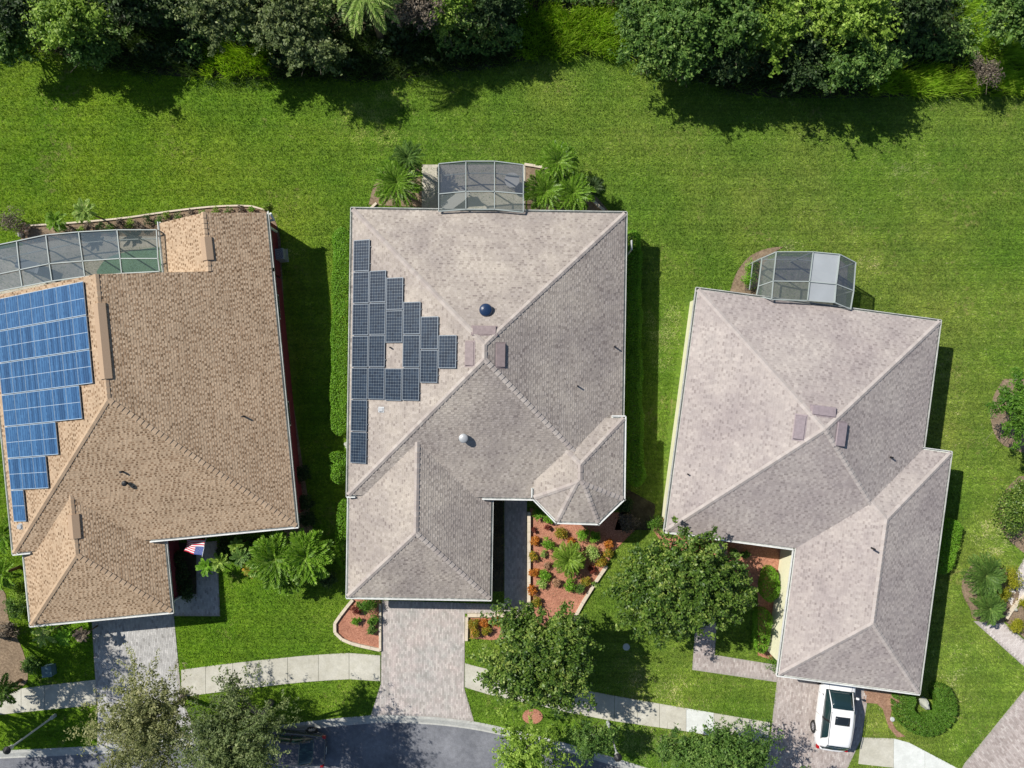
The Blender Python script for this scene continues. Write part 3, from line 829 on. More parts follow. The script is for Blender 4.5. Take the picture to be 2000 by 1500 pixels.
# lawn sheet: everything behind the kerb; ground sheet far out below
mb = MB(); far = 220
mb.face([(x, y, 0.0) for x, y in ccw([(-far, far), (-far, kw[0][1])] + kw + [(far, kw[-1][1]), (far, far)])])
tag(mb.build('lawn', LAWN), kind='structure')
mb = MB(); mb.face([(-900, -900, -0.6), (900, -900, -0.6), (900, 900, -0.6), (-900, 900, -0.6)])
tag(mb.build('ground', LAWN), kind='structure')
k2 = off(kw, 0.16); k3 = off(kw, 0.42); k4 = off(kw, 0.50); rd = off(kw, 8.5); rd2 = off(kw, 9.0)
def strip(name, a, b, za, zb, mat):
    m_ = MB()
    for i in range(len(a) - 1): m_.face([(*b[i], zb), (*b[i + 1], zb), (*a[i + 1], za), (*a[i], za)])
    return tag(m_.build(name, mat), kind='structure')
m_ = MB()
for i in range(len(kw) - 1):
    for (a, za), (b, zb) in zip(((kw, 0.0), (kw, .012), (k2, .012), (k3, -.085), (k4, -.075)), ((kw, .012), (k2, .012), (k3, -.085), (k4, -.075), (k4, -.2))):
        m_.face([(*b[i], zb), (*b[i + 1], zb), (*a[i + 1], za), (*a[i], za)], m=0)
tag(m_.build('kerb', CURB), kind='structure')
strip('road', k4, rd, -.08, -.08, ASPH)
strip('far_kerb', rd, rd2, -.08, 0.01, CURB)
m_ = MB(); m_.face([(x, y, 0.0) for x, y in ccw(rd2 + [(far, -far), (-far, -far)])]); tag(m_.build('far_lawn', LAWN), kind='structure')

def pavers(name, pts_px, ang, mat, joint, L_=.2, W_=.1, z=.03, seed=1, parent=None, label=None):
    poly = W(pts_px); rng = np.random.default_rng(seed)
    base = MB(); base.prism(poly, -0.02, z - .007); st = tag(base.build(name, joint), kind='structure')
    a = math.radians(ang); ca, sa = math.cos(a), math.sin(a)
    P = np.array(poly); lx = P[:, 0] * ca + P[:, 1] * sa; ly = -P[:, 0] * sa + P[:, 1] * ca
    nx = int((lx.max() - lx.min()) / W_) + 2; ny = int((ly.max() - ly.min()) / L_) + 3
    I, J = np.meshgrid(np.arange(nx), np.arange(ny), indexing='ij'); I = I.ravel(); J = J.ravel()
    X = lx.min() + (I + .5) * W_; Y = ly.min() + (J + .5 * (I % 2)) * L_
    gx = X * ca - Y * sa; gy = X * sa + Y * ca
    ok = np.ones(len(X), bool)
    for dx, dy in ((-W_ * .48, -L_ * .48), (W_ * .48, -L_ * .48), (W_ * .48, L_ * .48), (-W_ * .48, L_ * .48)):
        ok &= inpoly((X + dx) * ca - (Y + dy) * sa, (X + dx) * sa + (Y + dy) * ca, poly) | (rng.random(len(X)) < 0.0)
    X, Y = X[ok], Y[ok]; n = len(X); hz = z + rng.uniform(-.0015, .0015, n)
    hx, hy = W_ / 2 - .004, L_ / 2 - .004
    cs = [(-hx, -hy), (hx, -hy), (hx, hy), (-hx, hy)]
    top = np.stack([np.stack([(X + c[0]) * ca - (Y + c[1]) * sa, (X + c[0]) * sa + (Y + c[1]) * ca, hz + rng.uniform(-.001, .001, n)], 1) for c in cs], 1)
    bot = top.copy(); bot[:, :, 2] = z - .02
    sides = [np.stack([bot[:, k], bot[:, (k + 1) % 4], top[:, (k + 1) % 4], top[:, k]], 1) for k in range(4)]
    R = rng.random(n)
    me = big_mesh('pavers', np.concatenate([top] + sides).reshape(-1, 3), 4, mat, np.tile(R, 5))
    tag(link('pavers', me, st), kind='stuff'); return st

HARD = []      # photo polygons where no lawn grows
def hard(p): HARD.append(p); return p
drive1 = hard([(746, 1172), (1029, 1182), (1029, 1199), (908, 1198), (907, 1345), (926, 1409), (850, 1400), (760, 1396), (724, 1398), (744, 1335)])
pavers('driveway', drive1, -0.9, PAV1, PAVJ, seed=3)
walk1 = hard([(985, 960), (1029, 960), (1029, 1181), (985, 1181)])
pavers('entry_path', walk1, -0.9, PAV1, PAVJ, seed=4, z=.034)
drive2 = hard([(178, 1190), (335, 1175), (340, 1202), (350, 1310), (354, 1360), (385, 1437), (190, 1456), (191, 1400)])
pavers('driveway', drive2, 5.5, PAV2, PAVJ, seed=5)
walk2 = hard([(337, 1164), (384, 1160), (384, 1060), (424, 1056), (430, 1203), (340, 1203)])
pavers('entry_path', walk2, 5.5, PAV2, PAVJ, seed=6, z=.034)
drive3 = hard([(1522, 1300), (1700, 1325), (1683, 1440), (1655, 1500), (1620, 1625), (1475, 1572), (1502, 1462), (1517, 1333)])
pavers('driveway', drive3, -7.6, PAV3, PAVJ, seed=7)
walk3 = hard([(1360, 1190), (1400, 1196), (1396, 1279), (1520, 1299), (1517, 1332), (1352, 1308)])
pavers('entry_path', walk3, -7.6, PAV3, PAVJ, seed=8, z=.034)
drive4 = hard([(2000, 1348), (1883, 1492), (1850, 1560), (1900, 1740), (2300, 1900), (2300, 1300)])
pavers('driveway', drive4, 40, PAV3, PAVJ, seed=9)
walk4 = hard([(1901, 1213), (1957, 1213), (2010, 1258), (2060, 1300), (2060, 1350), (2000, 1302)])
pavers('garden_path', walk4, -40, M('pale_rose_pavers', None, .9, attr=[(0, (.45, .40, .37)), (1, (.58, .53, .49))]), PAVJ, seed=10)
walk5 = hard([(2000, 1090), (1960, 1160), (1975, 1190), (2060, 1130), (2060, 1090)])
pavers('side_path', walk5, 30, M('white_rose_pavers', None, .9, attr=[(0, (.48, .43, .40)), (1, (.6, .56, .51))]), PAVJ, seed=11)

# sidewalk, slab by slab
def lerp(a, b, t): return (a[0] + (b[0] - a[0]) * t, a[1] + (b[1] - a[1]) * t)
def sidewalk(top, bot, cuts, mats=None, z=.035):
    root = empty('sidewalk', kind='structure')
    for k in range(len(cuts) - 1):
        def at(line, x):
            for a, b in zip(line[:-1], line[1:]):
                if a[0] <= x <= b[0]: return (x, a[1] + (b[1] - a[1]) * (x - a[0]) / (b[0] - a[0]))
            return line[-1] if x > line[-1][0] else line[0]
        x0, x1 = cuts[k] + .35, cuts[k + 1] - .35
        m1 = (x0 + x1) / 2
        mb_ = MB(); dz = random.uniform(-.002, .002); mb_.prism(W([at(top, x0), at(top, m1), at(top, x1), at(bot, x1), at(bot, m1), at(bot, x0)]), -0.05, z + dz)
        mb_.build('slab', (mats or {}).get(k, CONC), root)
    HARD.append(top + bot[::-1])
    return root
sidewalk([(-300, 1420), (0, 1366), (25, 1347), (90, 1338), (190, 1327)], [(-300, 1455), (0, 1395), (90, 1386), (190, 1376)], [-300, -230, -160, -100, -50, -2, 42, 88, 137, 188])
sidewalk([(354, 1308), (430, 1298), (500, 1290), (600, 1280), (680, 1275), (743, 1280)], [(354, 1361), (430, 1351), (500, 1342), (600, 1331), (680, 1326), (743, 1330)], [354, 402, 455, 508, 562, 622, 682, 743])
sidewalk([(908, 1295), (937, 1303), (1030, 1325), (1140, 1347), (1207, 1360), (1340, 1383), (1505, 1411)], [(908, 1342), (955, 1356), (1077, 1383), (1109, 1391), (1200, 1408), (1336, 1427), (1500, 1456)],
         [908, 955, 1003, 1052, 1102, 1150, 1200, 1245, 1288, 1340, 1394, 1450, 1504], {9: CONCNEW})
sidewalk([(1682, 1440), (1745, 1442), (1775, 1450), (1868, 1499), (2000, 1575)], [(1664, 1490), (1745, 1499), (1800, 1540), (1868, 1590), (2000, 1690)], [1676, 1745, 1806, 1868, 1934, 2000], {1: CONCNEW, 2: CONCNEW, 3: CONCNEW})

DRYMULCH2 = M('faded_red_mulch', [9, (0.3, (0.24, 0.13, 0.08)), (0.7, (0.44, 0.27, 0.18))], 1.0, mottles=[(1.3, .85, 1.1), (35, .7, 1.2)], bump=(40, .9, .04))
# ------------------------------------------------------------------ beds and edging
def bed(name, pts, mat, z=.03, label=None):
    HARD.append(pts); return slab(name, pts, z, -.02, mat)
bedE_edge = [(1185, 1104), (1168, 1128), (1148, 1160), (1132, 1186), (1118, 1215)]
bed('mulch_bed', [(1035, 992), (1060, 1000), (1230, 1000), (1245, 1030), (1200, 1075)] + bedE_edge + [(1100, 1235), (1032, 1235)], MULCH)
bed('mulch_bed', [(916, 1206), (1028, 1206), (1028, 1240), (960, 1250), (916, 1246)], MULCH)
cpts = curve_px([(690, 1170), (672, 1192), (655, 1216), (653, 1229), (664, 1244), (690, 1256), (743, 1268)], 5)
bed('mulch_bed', cpts + [(743, 1172)], MULCH)
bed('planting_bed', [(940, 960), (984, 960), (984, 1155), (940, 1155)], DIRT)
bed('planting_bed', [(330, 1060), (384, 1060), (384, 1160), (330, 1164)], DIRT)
bed('mulch_bed', [(1290, 1010), (1535, 1055), (1530, 1090), (1522, 1200), (1512, 1290), (1480, 1280), (1480, 1160), (1440, 1130), (1300, 1070), (1275, 1035)], MULCH)
bed('mulch_bed', [(1688, 1340), (1760, 1350), (1755, 1372), (1742, 1380), (1738, 1402), (1750, 1425), (1768, 1438), (1752, 1440), (1735, 1420), (1724, 1385), (1712, 1374), (1686, 1372)], DRYMULCH2)
bed('back_bed', curve_px([(40, 470), (60, 441), (140, 437), (240, 428), (330, 415), (420, 405), (490, 403), (520, 412), (538, 432), (548, 470)], 4) + [(560, 700), (590, 900), (620, 1090), (560, 1090), (500, 480), (300, 480), (60, 500)], DRYMULCH)
bed('palm_bed', curve_px([(720, 400), (735, 350), (760, 330), (820, 322)], 4) + [(826, 405)], DRYMULCH)
bed('palm_bed', curve_px([(1026, 322), (1060, 328), (1120, 345), (1160, 380), (1188, 412)], 4) + [(1030, 412)], DRYMULCH)
bed('back_bed', curve_px([(1425, 570), (1440, 530), (1465, 500), (1500, 485), (1530, 482)], 4) + [(1500, 500), (1480, 580)], DRYMULCH)
bed('tree_ring', [(1040 + 20 * math.cos(t * .4), 1399 + 15 * math.sin(t * .4)) for t in range(16)], MULCH)
bed('side_bed', curve_px([(-60, 1150), (5, 1150), (18, 1210), (45, 1270), (55, 1315), (45, 1340), (0, 1350), (-60, 1365)], 4), DRYMULCH)
bed('side_bed', curve_px([(1960, 740), (1940, 775), (1935, 820), (1960, 870), (2060, 900)], 4) + [(2060, 740)], DRYMULCH)
bed('side_bed', curve_px([(1990, 930), (1958, 965), (1950, 1010), (1975, 1060), (2060, 1120)], 4) + [(2060, 930)], DRYMULCH)
bed('side_bed', curve_px([(1900, 1100), (1880, 1130), (1880, 1160), (1895, 1190), (1905, 1210), (1960, 1215), (1990, 1160), (1960, 1110)], 4), DRYMULCH)
bed('side_bed', [(1975, 1195), (1962, 1212), (2010, 1255), (2060, 1300), (2060, 1140)], DRYMULCH)
bed('bay_shade_patch', [(1225, 955), (1280, 985), (1275, 1035), (1200, 1035)], DIRT)  # dark patch standing in for the shadow cast by the octagonal bay

def edging(pts_px, width, height, label, mat=EDGE, name='garden_edging', step=None):
    """a low kerb of cast blocks along a line, block by block"""
    pts = [np.array(U(x, y)) for x, y in pts_px]
    seg = [np.linalg.norm(pts[i + 1] - pts[i]) for i in range(len(pts) - 1)]; L_ = sum(seg); n = max(1, round(L_ / (step or .6)))
    def at(d):
        for i, s_ in enumerate(seg):
            if d <= s_ or i == len(seg) - 1: return pts[i] + (pts[i + 1] - pts[i]) * d / s_
            d -= s_
    root = empty(name, (float(pts[0][0]), float(pts[0][1]), 0), label=label, cat='garden edging', group='pale concrete garden edging')
    for k in range(n):
        a, b = at(L_ * k / n + .006), at(L_ * (k + 1) / n - .006); t = (b - a) / np.linalg.norm(b - a); nn = np.array([-t[1], t[0]]) * width / 2
        P = [a - nn - pts[0], b - nn - pts[0], b + nn - pts[0], a + nn - pts[0]]
        m_ = MB(); m_.prism(ccw([tuple(p) for p in P]), -.02, height + random.uniform(-.004, .004)); m_.build('edging_block', mat, root)
    return root
edging([(1033, 999), (1032.5, 1194)], .19, .22, 'straight pale edging wall between the shaded entry path and the red mulch')
edging([(1028, 1201), (913, 1200)], .19, .20, 'pale edging along the front of the entry path, meeting the driveway')
edging([(912, 1204), (911, 1250)], .17, .18, 'short pale edging beside the driveway at the orange shrubs')
edging(cpts, .17, .16, 'curved pale edging round the small mulch bed at the garage corner')
edging([(743, 1178), (743, 1270)], .13, .14, 'short straight edging between small mulch bed and driveway', step=.5)
edging(bedE_edge, .17, .16, 'diagonal pale edging between red mulch and front lawn')
edging(curve_px([(1024, 322), (1060, 328), (1092, 340)], 3), .15, .14, 'pale edging from the centre pool cage towards the bright palm', step=.5)
edging([(1148, 378), (1160, 396), (1180, 412)], .15, .14, 'short pale edging behind the dark palm at the roof corner', step=.4)
edging([(736, 397), (722, 410)], .13, .12, 'stub of edging by the fan palm at the roof corner', step=.4)
edging(curve_px([(62, 441), (140, 436), (240, 427), (330, 414), (420, 404), (490, 403), (519, 411)], 3), .09, .12, 'long thin kerb behind the tan house', step=.8)
edging([(1963, 1207), (1972, 1192), (1984, 1178), (2005, 1160)], .17, .16, 'broken pale edging beside the yellow shrubs', step=.5)

# ------------------------------------------------------------------ leaves
def leafmat(name, c0, c1, c2, trans=.28, rough=.5, spec=.22):
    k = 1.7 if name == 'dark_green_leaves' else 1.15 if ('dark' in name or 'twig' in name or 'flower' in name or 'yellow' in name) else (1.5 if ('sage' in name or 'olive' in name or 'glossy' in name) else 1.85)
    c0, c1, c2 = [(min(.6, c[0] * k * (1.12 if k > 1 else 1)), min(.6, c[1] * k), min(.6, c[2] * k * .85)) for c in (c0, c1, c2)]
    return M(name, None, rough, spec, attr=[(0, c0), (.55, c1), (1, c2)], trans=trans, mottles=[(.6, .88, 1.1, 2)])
LF = {
 'sage': leafmat('sage_leaves', (.035, .060, .022), (.085, .125, .050), (.17, .215, .11)),
 'olive': leafmat('olive_leaves', (.045, .060, .024), (.12, .145, .065), (.23, .25, .145)),
 'mid': leafmat('mid_green_leaves', (.020, .050, .012), (.052, .110, .024), (.12, .19, .055)),
 'glossy': leafmat('glossy_green_leaves', (.016, .042, .008), (.055, .112, .016), (.19, .26, .07), .25, .45, .3),
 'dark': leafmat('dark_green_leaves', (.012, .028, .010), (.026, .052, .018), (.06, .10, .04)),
 'lime': leafmat('lime_leaves', (.045, .095, .012), (.10, .175, .025), (.20, .29, .07)),
 'bright': leafmat('bright_green_leaves', (.028, .085, .006), (.070, .17, .012), (.14, .27, .04)),
 'hedge': leafmat('hedge_leaves', (.018, .055, .006), (.042, .105, .012), (.09, .17, .03)),
 'yellow': leafmat('yellow_green_leaves', (.09, .12, .005), (.20, .23, .012), (.33, .34, .05)),
 'orange': leafmat('croton_orange_leaves', (.10, .035, .012), (.26, .105, .02), (.34, .19, .04)),
 'croton': leafmat('croton_mixed_leaves', (.045, .085, .01), (.13, .13, .015), (.30, .15, .025)),
 'red': leafmat('dark_red_leaves', (.05, .015, .012), (.13, .03, .025), (.20, .07, .05)),
 'pale': leafmat('pale_green_leaves', (.07, .13, .03), (.14, .23, .06), (.30, .40, .17)),
 'grey': leafmat('grey_pink_leaves', (.11, .08, .06), (.22, .15, .11), (.30, .22, .16)),
 'palm': leafmat('yellow_green_palm_blades', (.050, .13, .010), (.12, .25, .022), (.27, .42, .10), .25, .42, .3),
 'dead': leafmat('dead_grey_twigs', (.05, .045, .04), (.11, .10, .085), (.20, .18, .15), .05),
 'pink': leafmat('pale_pink_flowers', (.35, .25, .22), (.5, .38, .36), (.65, .55, .5), .1),
}
def rot_basis(nrm, rng):
    n = len(nrm); nrm = nrm / np.maximum(np.linalg.norm(nrm, axis=1, keepdims=True), 1e-6)
    a = rng.normal(size=(n, 3)); t = a - (a * nrm).sum(1, keepdims=True) * nrm; t /= np.maximum(np.linalg.norm(t, axis=1, keepdims=True), 1e-6)
    return nrm, t, np.cross(nrm, t)
def leaves(P, Nn, size, aspect, rng, fold=.0):
    n = len(P); nrm, t, b = rot_basis(Nn, rng); s = (size * rng.uniform(.65, 1.35, n))[:, None]
    V = np.stack([P - t * s * .5, P + b * s * aspect * .5 + t * s * .05, P + t * s * .5 - nrm * s * .12, P - b * s * aspect * .5 + t * s * .05], 1)
    return V.reshape(-1, 3)
def crown_points(rx, ry, rz, nl, n, rng, lob=.42, droop=.25, flat=False, shell=.55):
    """leaf positions over many overlapping clumps inside an ellipsoid centred on 0"""
    d = rng.normal(size=(nl, 3)); d[:, 2] = np.abs(d[:, 2]) * .9 - .25; d /= np.linalg.norm(d, axis=1, keepdims=True)
    rr = rng.uniform(.35, 1.0, nl) ** .6 * (1 - lob * .6)
    C = d * rr[:, None]; R = lob * rng.uniform(.55, 1.2, nl)
    wts = R ** 2; wts /= wts.sum(); k = rng.choice(nl, n, p=wts)
    q = rng.normal(size=(n, 3)); q /= np.linalg.norm(q, axis=1, keepdims=True)
    q[:, 2] = np.where(q[:, 2] < -.35, -q[:, 2], q[:, 2])
    rad = R[k] * (shell + (1 - shell) * rng.random(n) ** .5) * (1 + .12 * rng.normal(size=n))
    L_ = C[k] + q * rad[:, None]
    # leaves gather in sprays: pull each towards the nearest of many twig ends
    sc = np.array([rx, ry, rz]); P = L_ * sc
    nt_ = max(8, n // 14); tw = P[rng.choice(n, nt_, replace=False)]; idx = rng.integers(0, nt_, n)
    pull = rng.random(n) < .6
    near = tw[idx] + rng.normal(size=(n, 3)) * .17 * min(1, rz)
    P = np.where(pull[:, None], near, P)
    Nn = q * np.array([1, 1, .8]) + np.array([0, 0, .55]) + rng.normal(size=(n, 3)) * .5
    bright = np.clip(.5 + .17 * rng.normal(size=n) + (rng.normal(size=nl) * .12)[k], 0, 1)
    return P, Nn, bright, C * sc
def crown_twigs(rx, ry, rz, nb, n, rng, ends=.5, spread=.07, twl=.34, wild=1.0):
    """leaves on twigs on boughs: an uneven outline with gaps between the boughs"""
    az = rng.uniform(0, 2 * math.pi, nb); el = np.radians(rng.uniform(-12, 80, nb)); ph = rng.uniform(0, 6, 3)
    f = rng.uniform(.55, 1.0 + .12 * wild, nb) * (1 + wild * (.13 * np.sin(2 * az + ph[0]) + .10 * np.sin(3 * az + ph[1]) + .07 * np.sin(5 * az + ph[2])))
    D = np.stack([np.cos(el) * np.cos(az), np.cos(el) * np.sin(az), np.sin(el)], 1)
    m = 16; nt_ = nb * m; b = np.repeat(np.arange(nb), m); t = rng.uniform(.30, 1.0, nt_)
    st = D[b] * (f[b] * t)[:, None]; td = D[b] * .7 + rng.normal(size=(nt_, 3)) * .62; td[:, 2] += .15; td /= np.linalg.norm(td, axis=1, keepdims=True)
    tl = twl * rng.uniform(.5, 1.2, nt_)
    k = rng.integers(0, nt_, n); u = rng.random(n); s_ = np.where(rng.random(n) < ends, 1 - .3 * u ** 2, u)
    P = (st[k] + td[k] * (tl[k] * s_)[:, None]) * np.array([rx, ry, rz]) + rng.normal(size=(n, 3)) * spread
    Nn = rng.normal(size=(n, 3)) * .55 + td[k] * .35 + np.array([0, 0, .95])
    br = np.clip(.48 + .17 * rng.normal(size=n) + (rng.normal(size=nb) * .13)[b[k]] + (rng.normal(size=nt_) * .08)[k], 0, 1)
    return P, Nn, br, D * f[:, None] * np.array([rx, ry, rz])
def limbs(base, crown_c, C, rad, rng, n=9, mat=BARK):
    m_ = MB(); base = Vector(base); top = Vector(crown_c)
    fork = base.lerp(top, .45) + Vector((rng.normal() * .12, rng.normal() * .12, 0))
    m_.tube([base - Vector((0, 0, .1)), base.lerp(fork, .15), base.lerp(fork, .6) + Vector((rng.normal() * .05, rng.normal() * .05, 0)), fork], [rad * 1.5, rad, rad * .85, rad * .7], 9)
    idx = rng.permutation(len(C))[:n]
    for i in idx:
        e = top + Vector(C[i].tolist()); mid = fork.lerp(e, .5) + Vector((rng.normal() * .15, rng.normal() * .15, .15))
        m_.tube([fork, fork.lerp(mid, .6), mid, e], [rad * .5, rad * .38, rad * .28, rad * .08], 6)
        for _ in range(3):
            e2 = e + Vector((rng.normal() * .5, rng.normal() * .5, rng.uniform(-.1, .5)))
            m_.tube([mid, mid.lerp(e2, .6), e2], [rad * .2, rad * .13, rad * .04], 5)
    return m_
def tree(px, py, zc, rx, ry, rz, kind, label, group, n=16000, size=.17, aspect=.55, nl=34, lob=.36, seed=0, name='broadleaf_tree', cat='tree', rad=.14, dx=0., dy=0., shell=.55):
    rng = np.random.default_rng(seed + 100)
    x, y = U(px, py, zc); dx, dy = dx + x * .035, dy + y * .05; rz = rz * 1.25
    root = empty(name, (x + dx, y + dy, 0), label=label, cat=cat, group=group)
    P, Nn, br, C = crown_twigs(rx * 1.02, ry * 1.02, rz, int(nl * 1.1), n, rng, ends=.6 if shell > .4 else .35, spread=.08 if shell > .4 else .06, twl=.34 if shell > .4 else .42, wild=.45 if kind == 'glossy' else 1.0)
    P = P + np.array([-dx, -dy, zc]); P[:, 2] = np.maximum(P[:, 2], .12)
    me = big_mesh('crown', leaves(P, Nn, size, aspect, rng), 4, LF[kind], br)
    link('crown', me, root)
    limbs((0, 0, 0), (-dx, -dy, zc - rz * .2), C * .75, rad, rng).build('trunk', BARK, root, smooth=True)
    return root
def shrub(px, py, r, h, kind, label, group=None, n=None, size=.075, name='shrub', cat='shrub', rz=None, ry=None, seed=0, zbase=0.03, aspect=.5, lob=.5):
    """r in metres; a mound of leaves on short stems, one mesh"""
    rng = np.random.default_rng(seed + int(px * 7 + py * 13)); x, y = U(px, py, h * .6)
    n = n or int(2600 * r * r + 260); ry = ry or r
    P, Nn, br, C = crown_points(r, ry, h * .55, 12, n, rng, lob, shell=.6)
    P[:, 2] += h * .5; P[:, 2] = np.maximum(P[:, 2], .04)
    if rz:
        ca, sa = math.cos(rz), math.sin(rz); P = np.stack([P[:, 0] * ca - P[:, 1] * sa, P[:, 0] * sa + P[:, 1] * ca, P[:, 2]], 1)
    V = leaves(P, Nn, size, aspect, rng)
    me = big_mesh(name, V, 4, [LF[kind], BARK], br)
    o = link(name, me, None, (x, y, zbase)); tag(o, label, cat, group)
    m_ = MB()
    for _ in range(5):
        e = P[rng.integers(0, len(P))]; m_.tube([(0, 0, -.03), (e[0] * .4, e[1] * .4, e[2] * .6), tuple(e)], [.02, .014, .006], 5)
    tag(m_.build('stem', BARK, o), kind='stuff')
    return o
def hedge(pts_px, wd, h, kind, label, group='clipped hedges', size=.07, dens=900, name='hedge', seed=0, zbase=0.0, bumps=.06):
    """clipped hedge along a ground line: leaves over a lumpy box, twiggy core inside"""
    rng = np.random.default_rng(seed + 5); pts = [np.array(U(x, y, h * .7)) for x, y in pts_px]
    seg = [np.linalg.norm(pts[i + 1] - pts[i]) for i in range(len(pts) - 1)]; L_ = sum(seg); area = L_ * (wd + 2 * h) + 2 * wd * h; n = int(area * dens)
    d = rng.uniform(0, L_, n); per = rng.uniform(-(wd / 2 + h), wd / 2 + h, n)
    o_ = np.clip(per, -wd / 2, wd / 2); z = h - np.maximum(np.abs(per) - wd / 2, 0)
    cum = np.concatenate([[0], np.cumsum(seg)]); k = np.clip(np.searchsorted(cum, d, side='right') - 1, 0, len(seg) - 1)
    A = np.array(pts); T = np.array([(A[i + 1] - A[i]) / seg[i] for i in range(len(seg))]); Nr = np.stack([-T[:, 1], T[:, 0]], 1)
    q = A[k] + T[k] * (d - cum[k])[:, None]
    endt = np.minimum(np.minimum(d, L_ - d) / (wd * .45), 1) ** .5
    ph = d * 2.1 + seed; lump = 1 + bumps * 2 * np.sin(ph) + bumps * np.sin(ph * 2.7 + 1)
    q = q + Nr[k] * (o_ * endt * lump)[:, None]; z = z * (1 + bumps * np.sin(ph * 1.7 + o_ * 4)) * (.75 + .25 * endt) + rng.normal(0, .025, n)
    z = z - .12 * (np.abs(o_) / (wd / 2)) ** 4
    base = A[0]
    P = np.stack([q[:, 0] - base[0], q[:, 1] - base[1], np.maximum(z, .03)], 1) + rng.normal(0, .02, (n, 3))
    side = np.sign(per) * (np.abs(per) > wd / 2)
    Nn = np.stack([Nr[k][:, 0] * side, Nr[k][:, 1] * side, np.where(side == 0, 1.0, .3)], 1) + rng.normal(0, .5, (n, 3))
    br = np.clip(.5 + .2 * rng.normal(size=n), 0, 1)
    o = link(name, big_mesh(name, leaves(P, Nn, size, .55, rng), 4, LF[kind], br), None, (base[0], base[1], zbase)); tag(o, label, 'hedge', group)
    m_ = MB()
    for t in np.arange(.25, L_ - .1, .4):
        kk = min(np.searchsorted(cum, t, side='right') - 1, len(seg) - 1); c = A[kk] + T[kk] * (t - cum[kk]) - base
        m_.tube([(c[0], c[1], -.02), (c[0] + rng.normal() * .05, c[1] + rng.normal() * .05, h * .85)], [.03, .012], 5)
    tag(m_.build('stem', BARK, o), kind='stuff')
    return o

# ---- palms: every frond its own piece
def frond_mesh(L_, wd, n, droop, kind, seed, lw=.03, vshape=.35):
    """pinnate frond along +X, arching"""
    rng = np.random.default_rng(seed); m_ = MB()
    def pt(t): return Vector((L_ * t * (1 - .12 * droop * t), 0, L_ * (.32 * t - (.32 + .38 * droop) * t * t)))
    pts = [pt(t) for t in np.linspace(0, 1, 7)]; m_.tube(pts, [.018, .016, .013, .010, .008, .005, .003], 4, r=.85)
    for i in range(n):
        t = .12 + .88 * i / n; p = pt(t); tl = wd * math.sin(math.pi * (.12 + .86 * t)) ** .7
        for s_ in (-1, 1):
            ang = math.radians(58 - 30 * t + rng.normal() * 5); d = Vector((math.cos(ang), s_ * math.sin(ang), vshape - .2 * t + rng.normal() * .08)).normalized()
            tip = p + d * tl + Vector((0, 0, -.18 * tl)); mid = p + d * tl * .5; w_ = Vector((-d.y * s_, d.x * s_, 0)).normalized() * lw * .5
            r_ = float(np.clip(.5 + rng.normal() * .2, 0, 1))
            m_.face([p, mid + w_, tip, mid - w_], r=r_)
    return m_.mesh('frond', LF[kind])
def fan_mesh(stalk, R_, n, kind, seed):
    """palmate leaf: bare stalk, then a fan of blades"""
    rng = np.random.default_rng(seed); m_ = MB(); m_.tube([(0, 0, 0), (stalk * .5, 0, stalk * .18), (stalk, 0, stalk * .22)], [.018, .014, .012], 4, r=.8); c = Vector((stalk, 0, stalk * .22))
    for i in range(n):
        a = math.radians(-125 + 250 * i / (n - 1)); rl = R_ * (.8 + .2 * math.cos(a)) * rng.uniform(.9, 1.05); d = Vector((math.cos(a), math.sin(a), 0)); w_ = Vector((-d.y, d.x, 0)) * R_ * .055
        z1 = .05 * (1 if i % 2 else -1) * R_
        m_.face([c, c + d * rl * .55 + w_ + Vector((0, 0, z1)), c + d * rl + Vector((0, 0, -.22 * rl)), c + d * rl * .55 - w_ - Vector((0, 0, z1))], r=float(np.clip(.5 + rng.normal() * .2, 0, 1)))
    return m_.mesh('frond', LF[kind])
FR = {}
def palm(px, py, zc, radius, nf, kind, label, group='garden palms', form='pinnate', droop=.8, wd=.28, nleaf=26, lw=.035, name='palm', seed=0, trunk_r=.09, tiers=3, arch0=1.05):
    rng = np.random.default_rng(seed + 50)
    x, y = U(px, py, zc); root = empty(name, (x, y, 0), rng.uniform(0, 6), label=label, cat='palm', group=group)
    m_ = MB(); zz = zc - .1
    m_.tube([(0, 0, -.05), (.02, 0, zz * .4), (0, .01, zz), (0, 0, zc + .02)], [trunk_r * 1.3, trunk_r, trunk_r * .9, trunk_r * .6], 9); m_.build('trunk', PALMBARK, root, smooth=True)
    key = (form, kind, round(radius, 2), droop, wd, nleaf, lw)
    if key not in FR:
        FR[key] = [frond_mesh(radius * 1.08, wd, nleaf, droop, kind, 3 + s_, lw) if form == 'pinnate' else fan_mesh(radius * .5, radius * .55, 18, kind, 3 + s_) for s_ in range(3)]
    for k in range(nf):
        t = k / nf; o = link('frond', FR[key][int(rng.integers(0, 3))], root)
        lift = arch0 * (1 - t) ** 1.2 - .12 * t + rng.normal() * .08          # inner fronds stand up, outer ones lie out
        yaw = k * 2.399963 + rng.normal() * .12; sc = (.62 + .38 * min(1, t * 2.2)) * rng.uniform(.92, 1.06)
        o.matrix_local = Matrix.Translation((0, 0, zc - .05 * t)) @ Matrix.Rotation(yaw, 4, 'Z') @ Matrix.Rotation(-lift * .75, 4, 'Y') @ Matrix.Rotation(rng.normal() * .25, 4, 'X') @ Matrix.Scale(sc, 4)
    return root

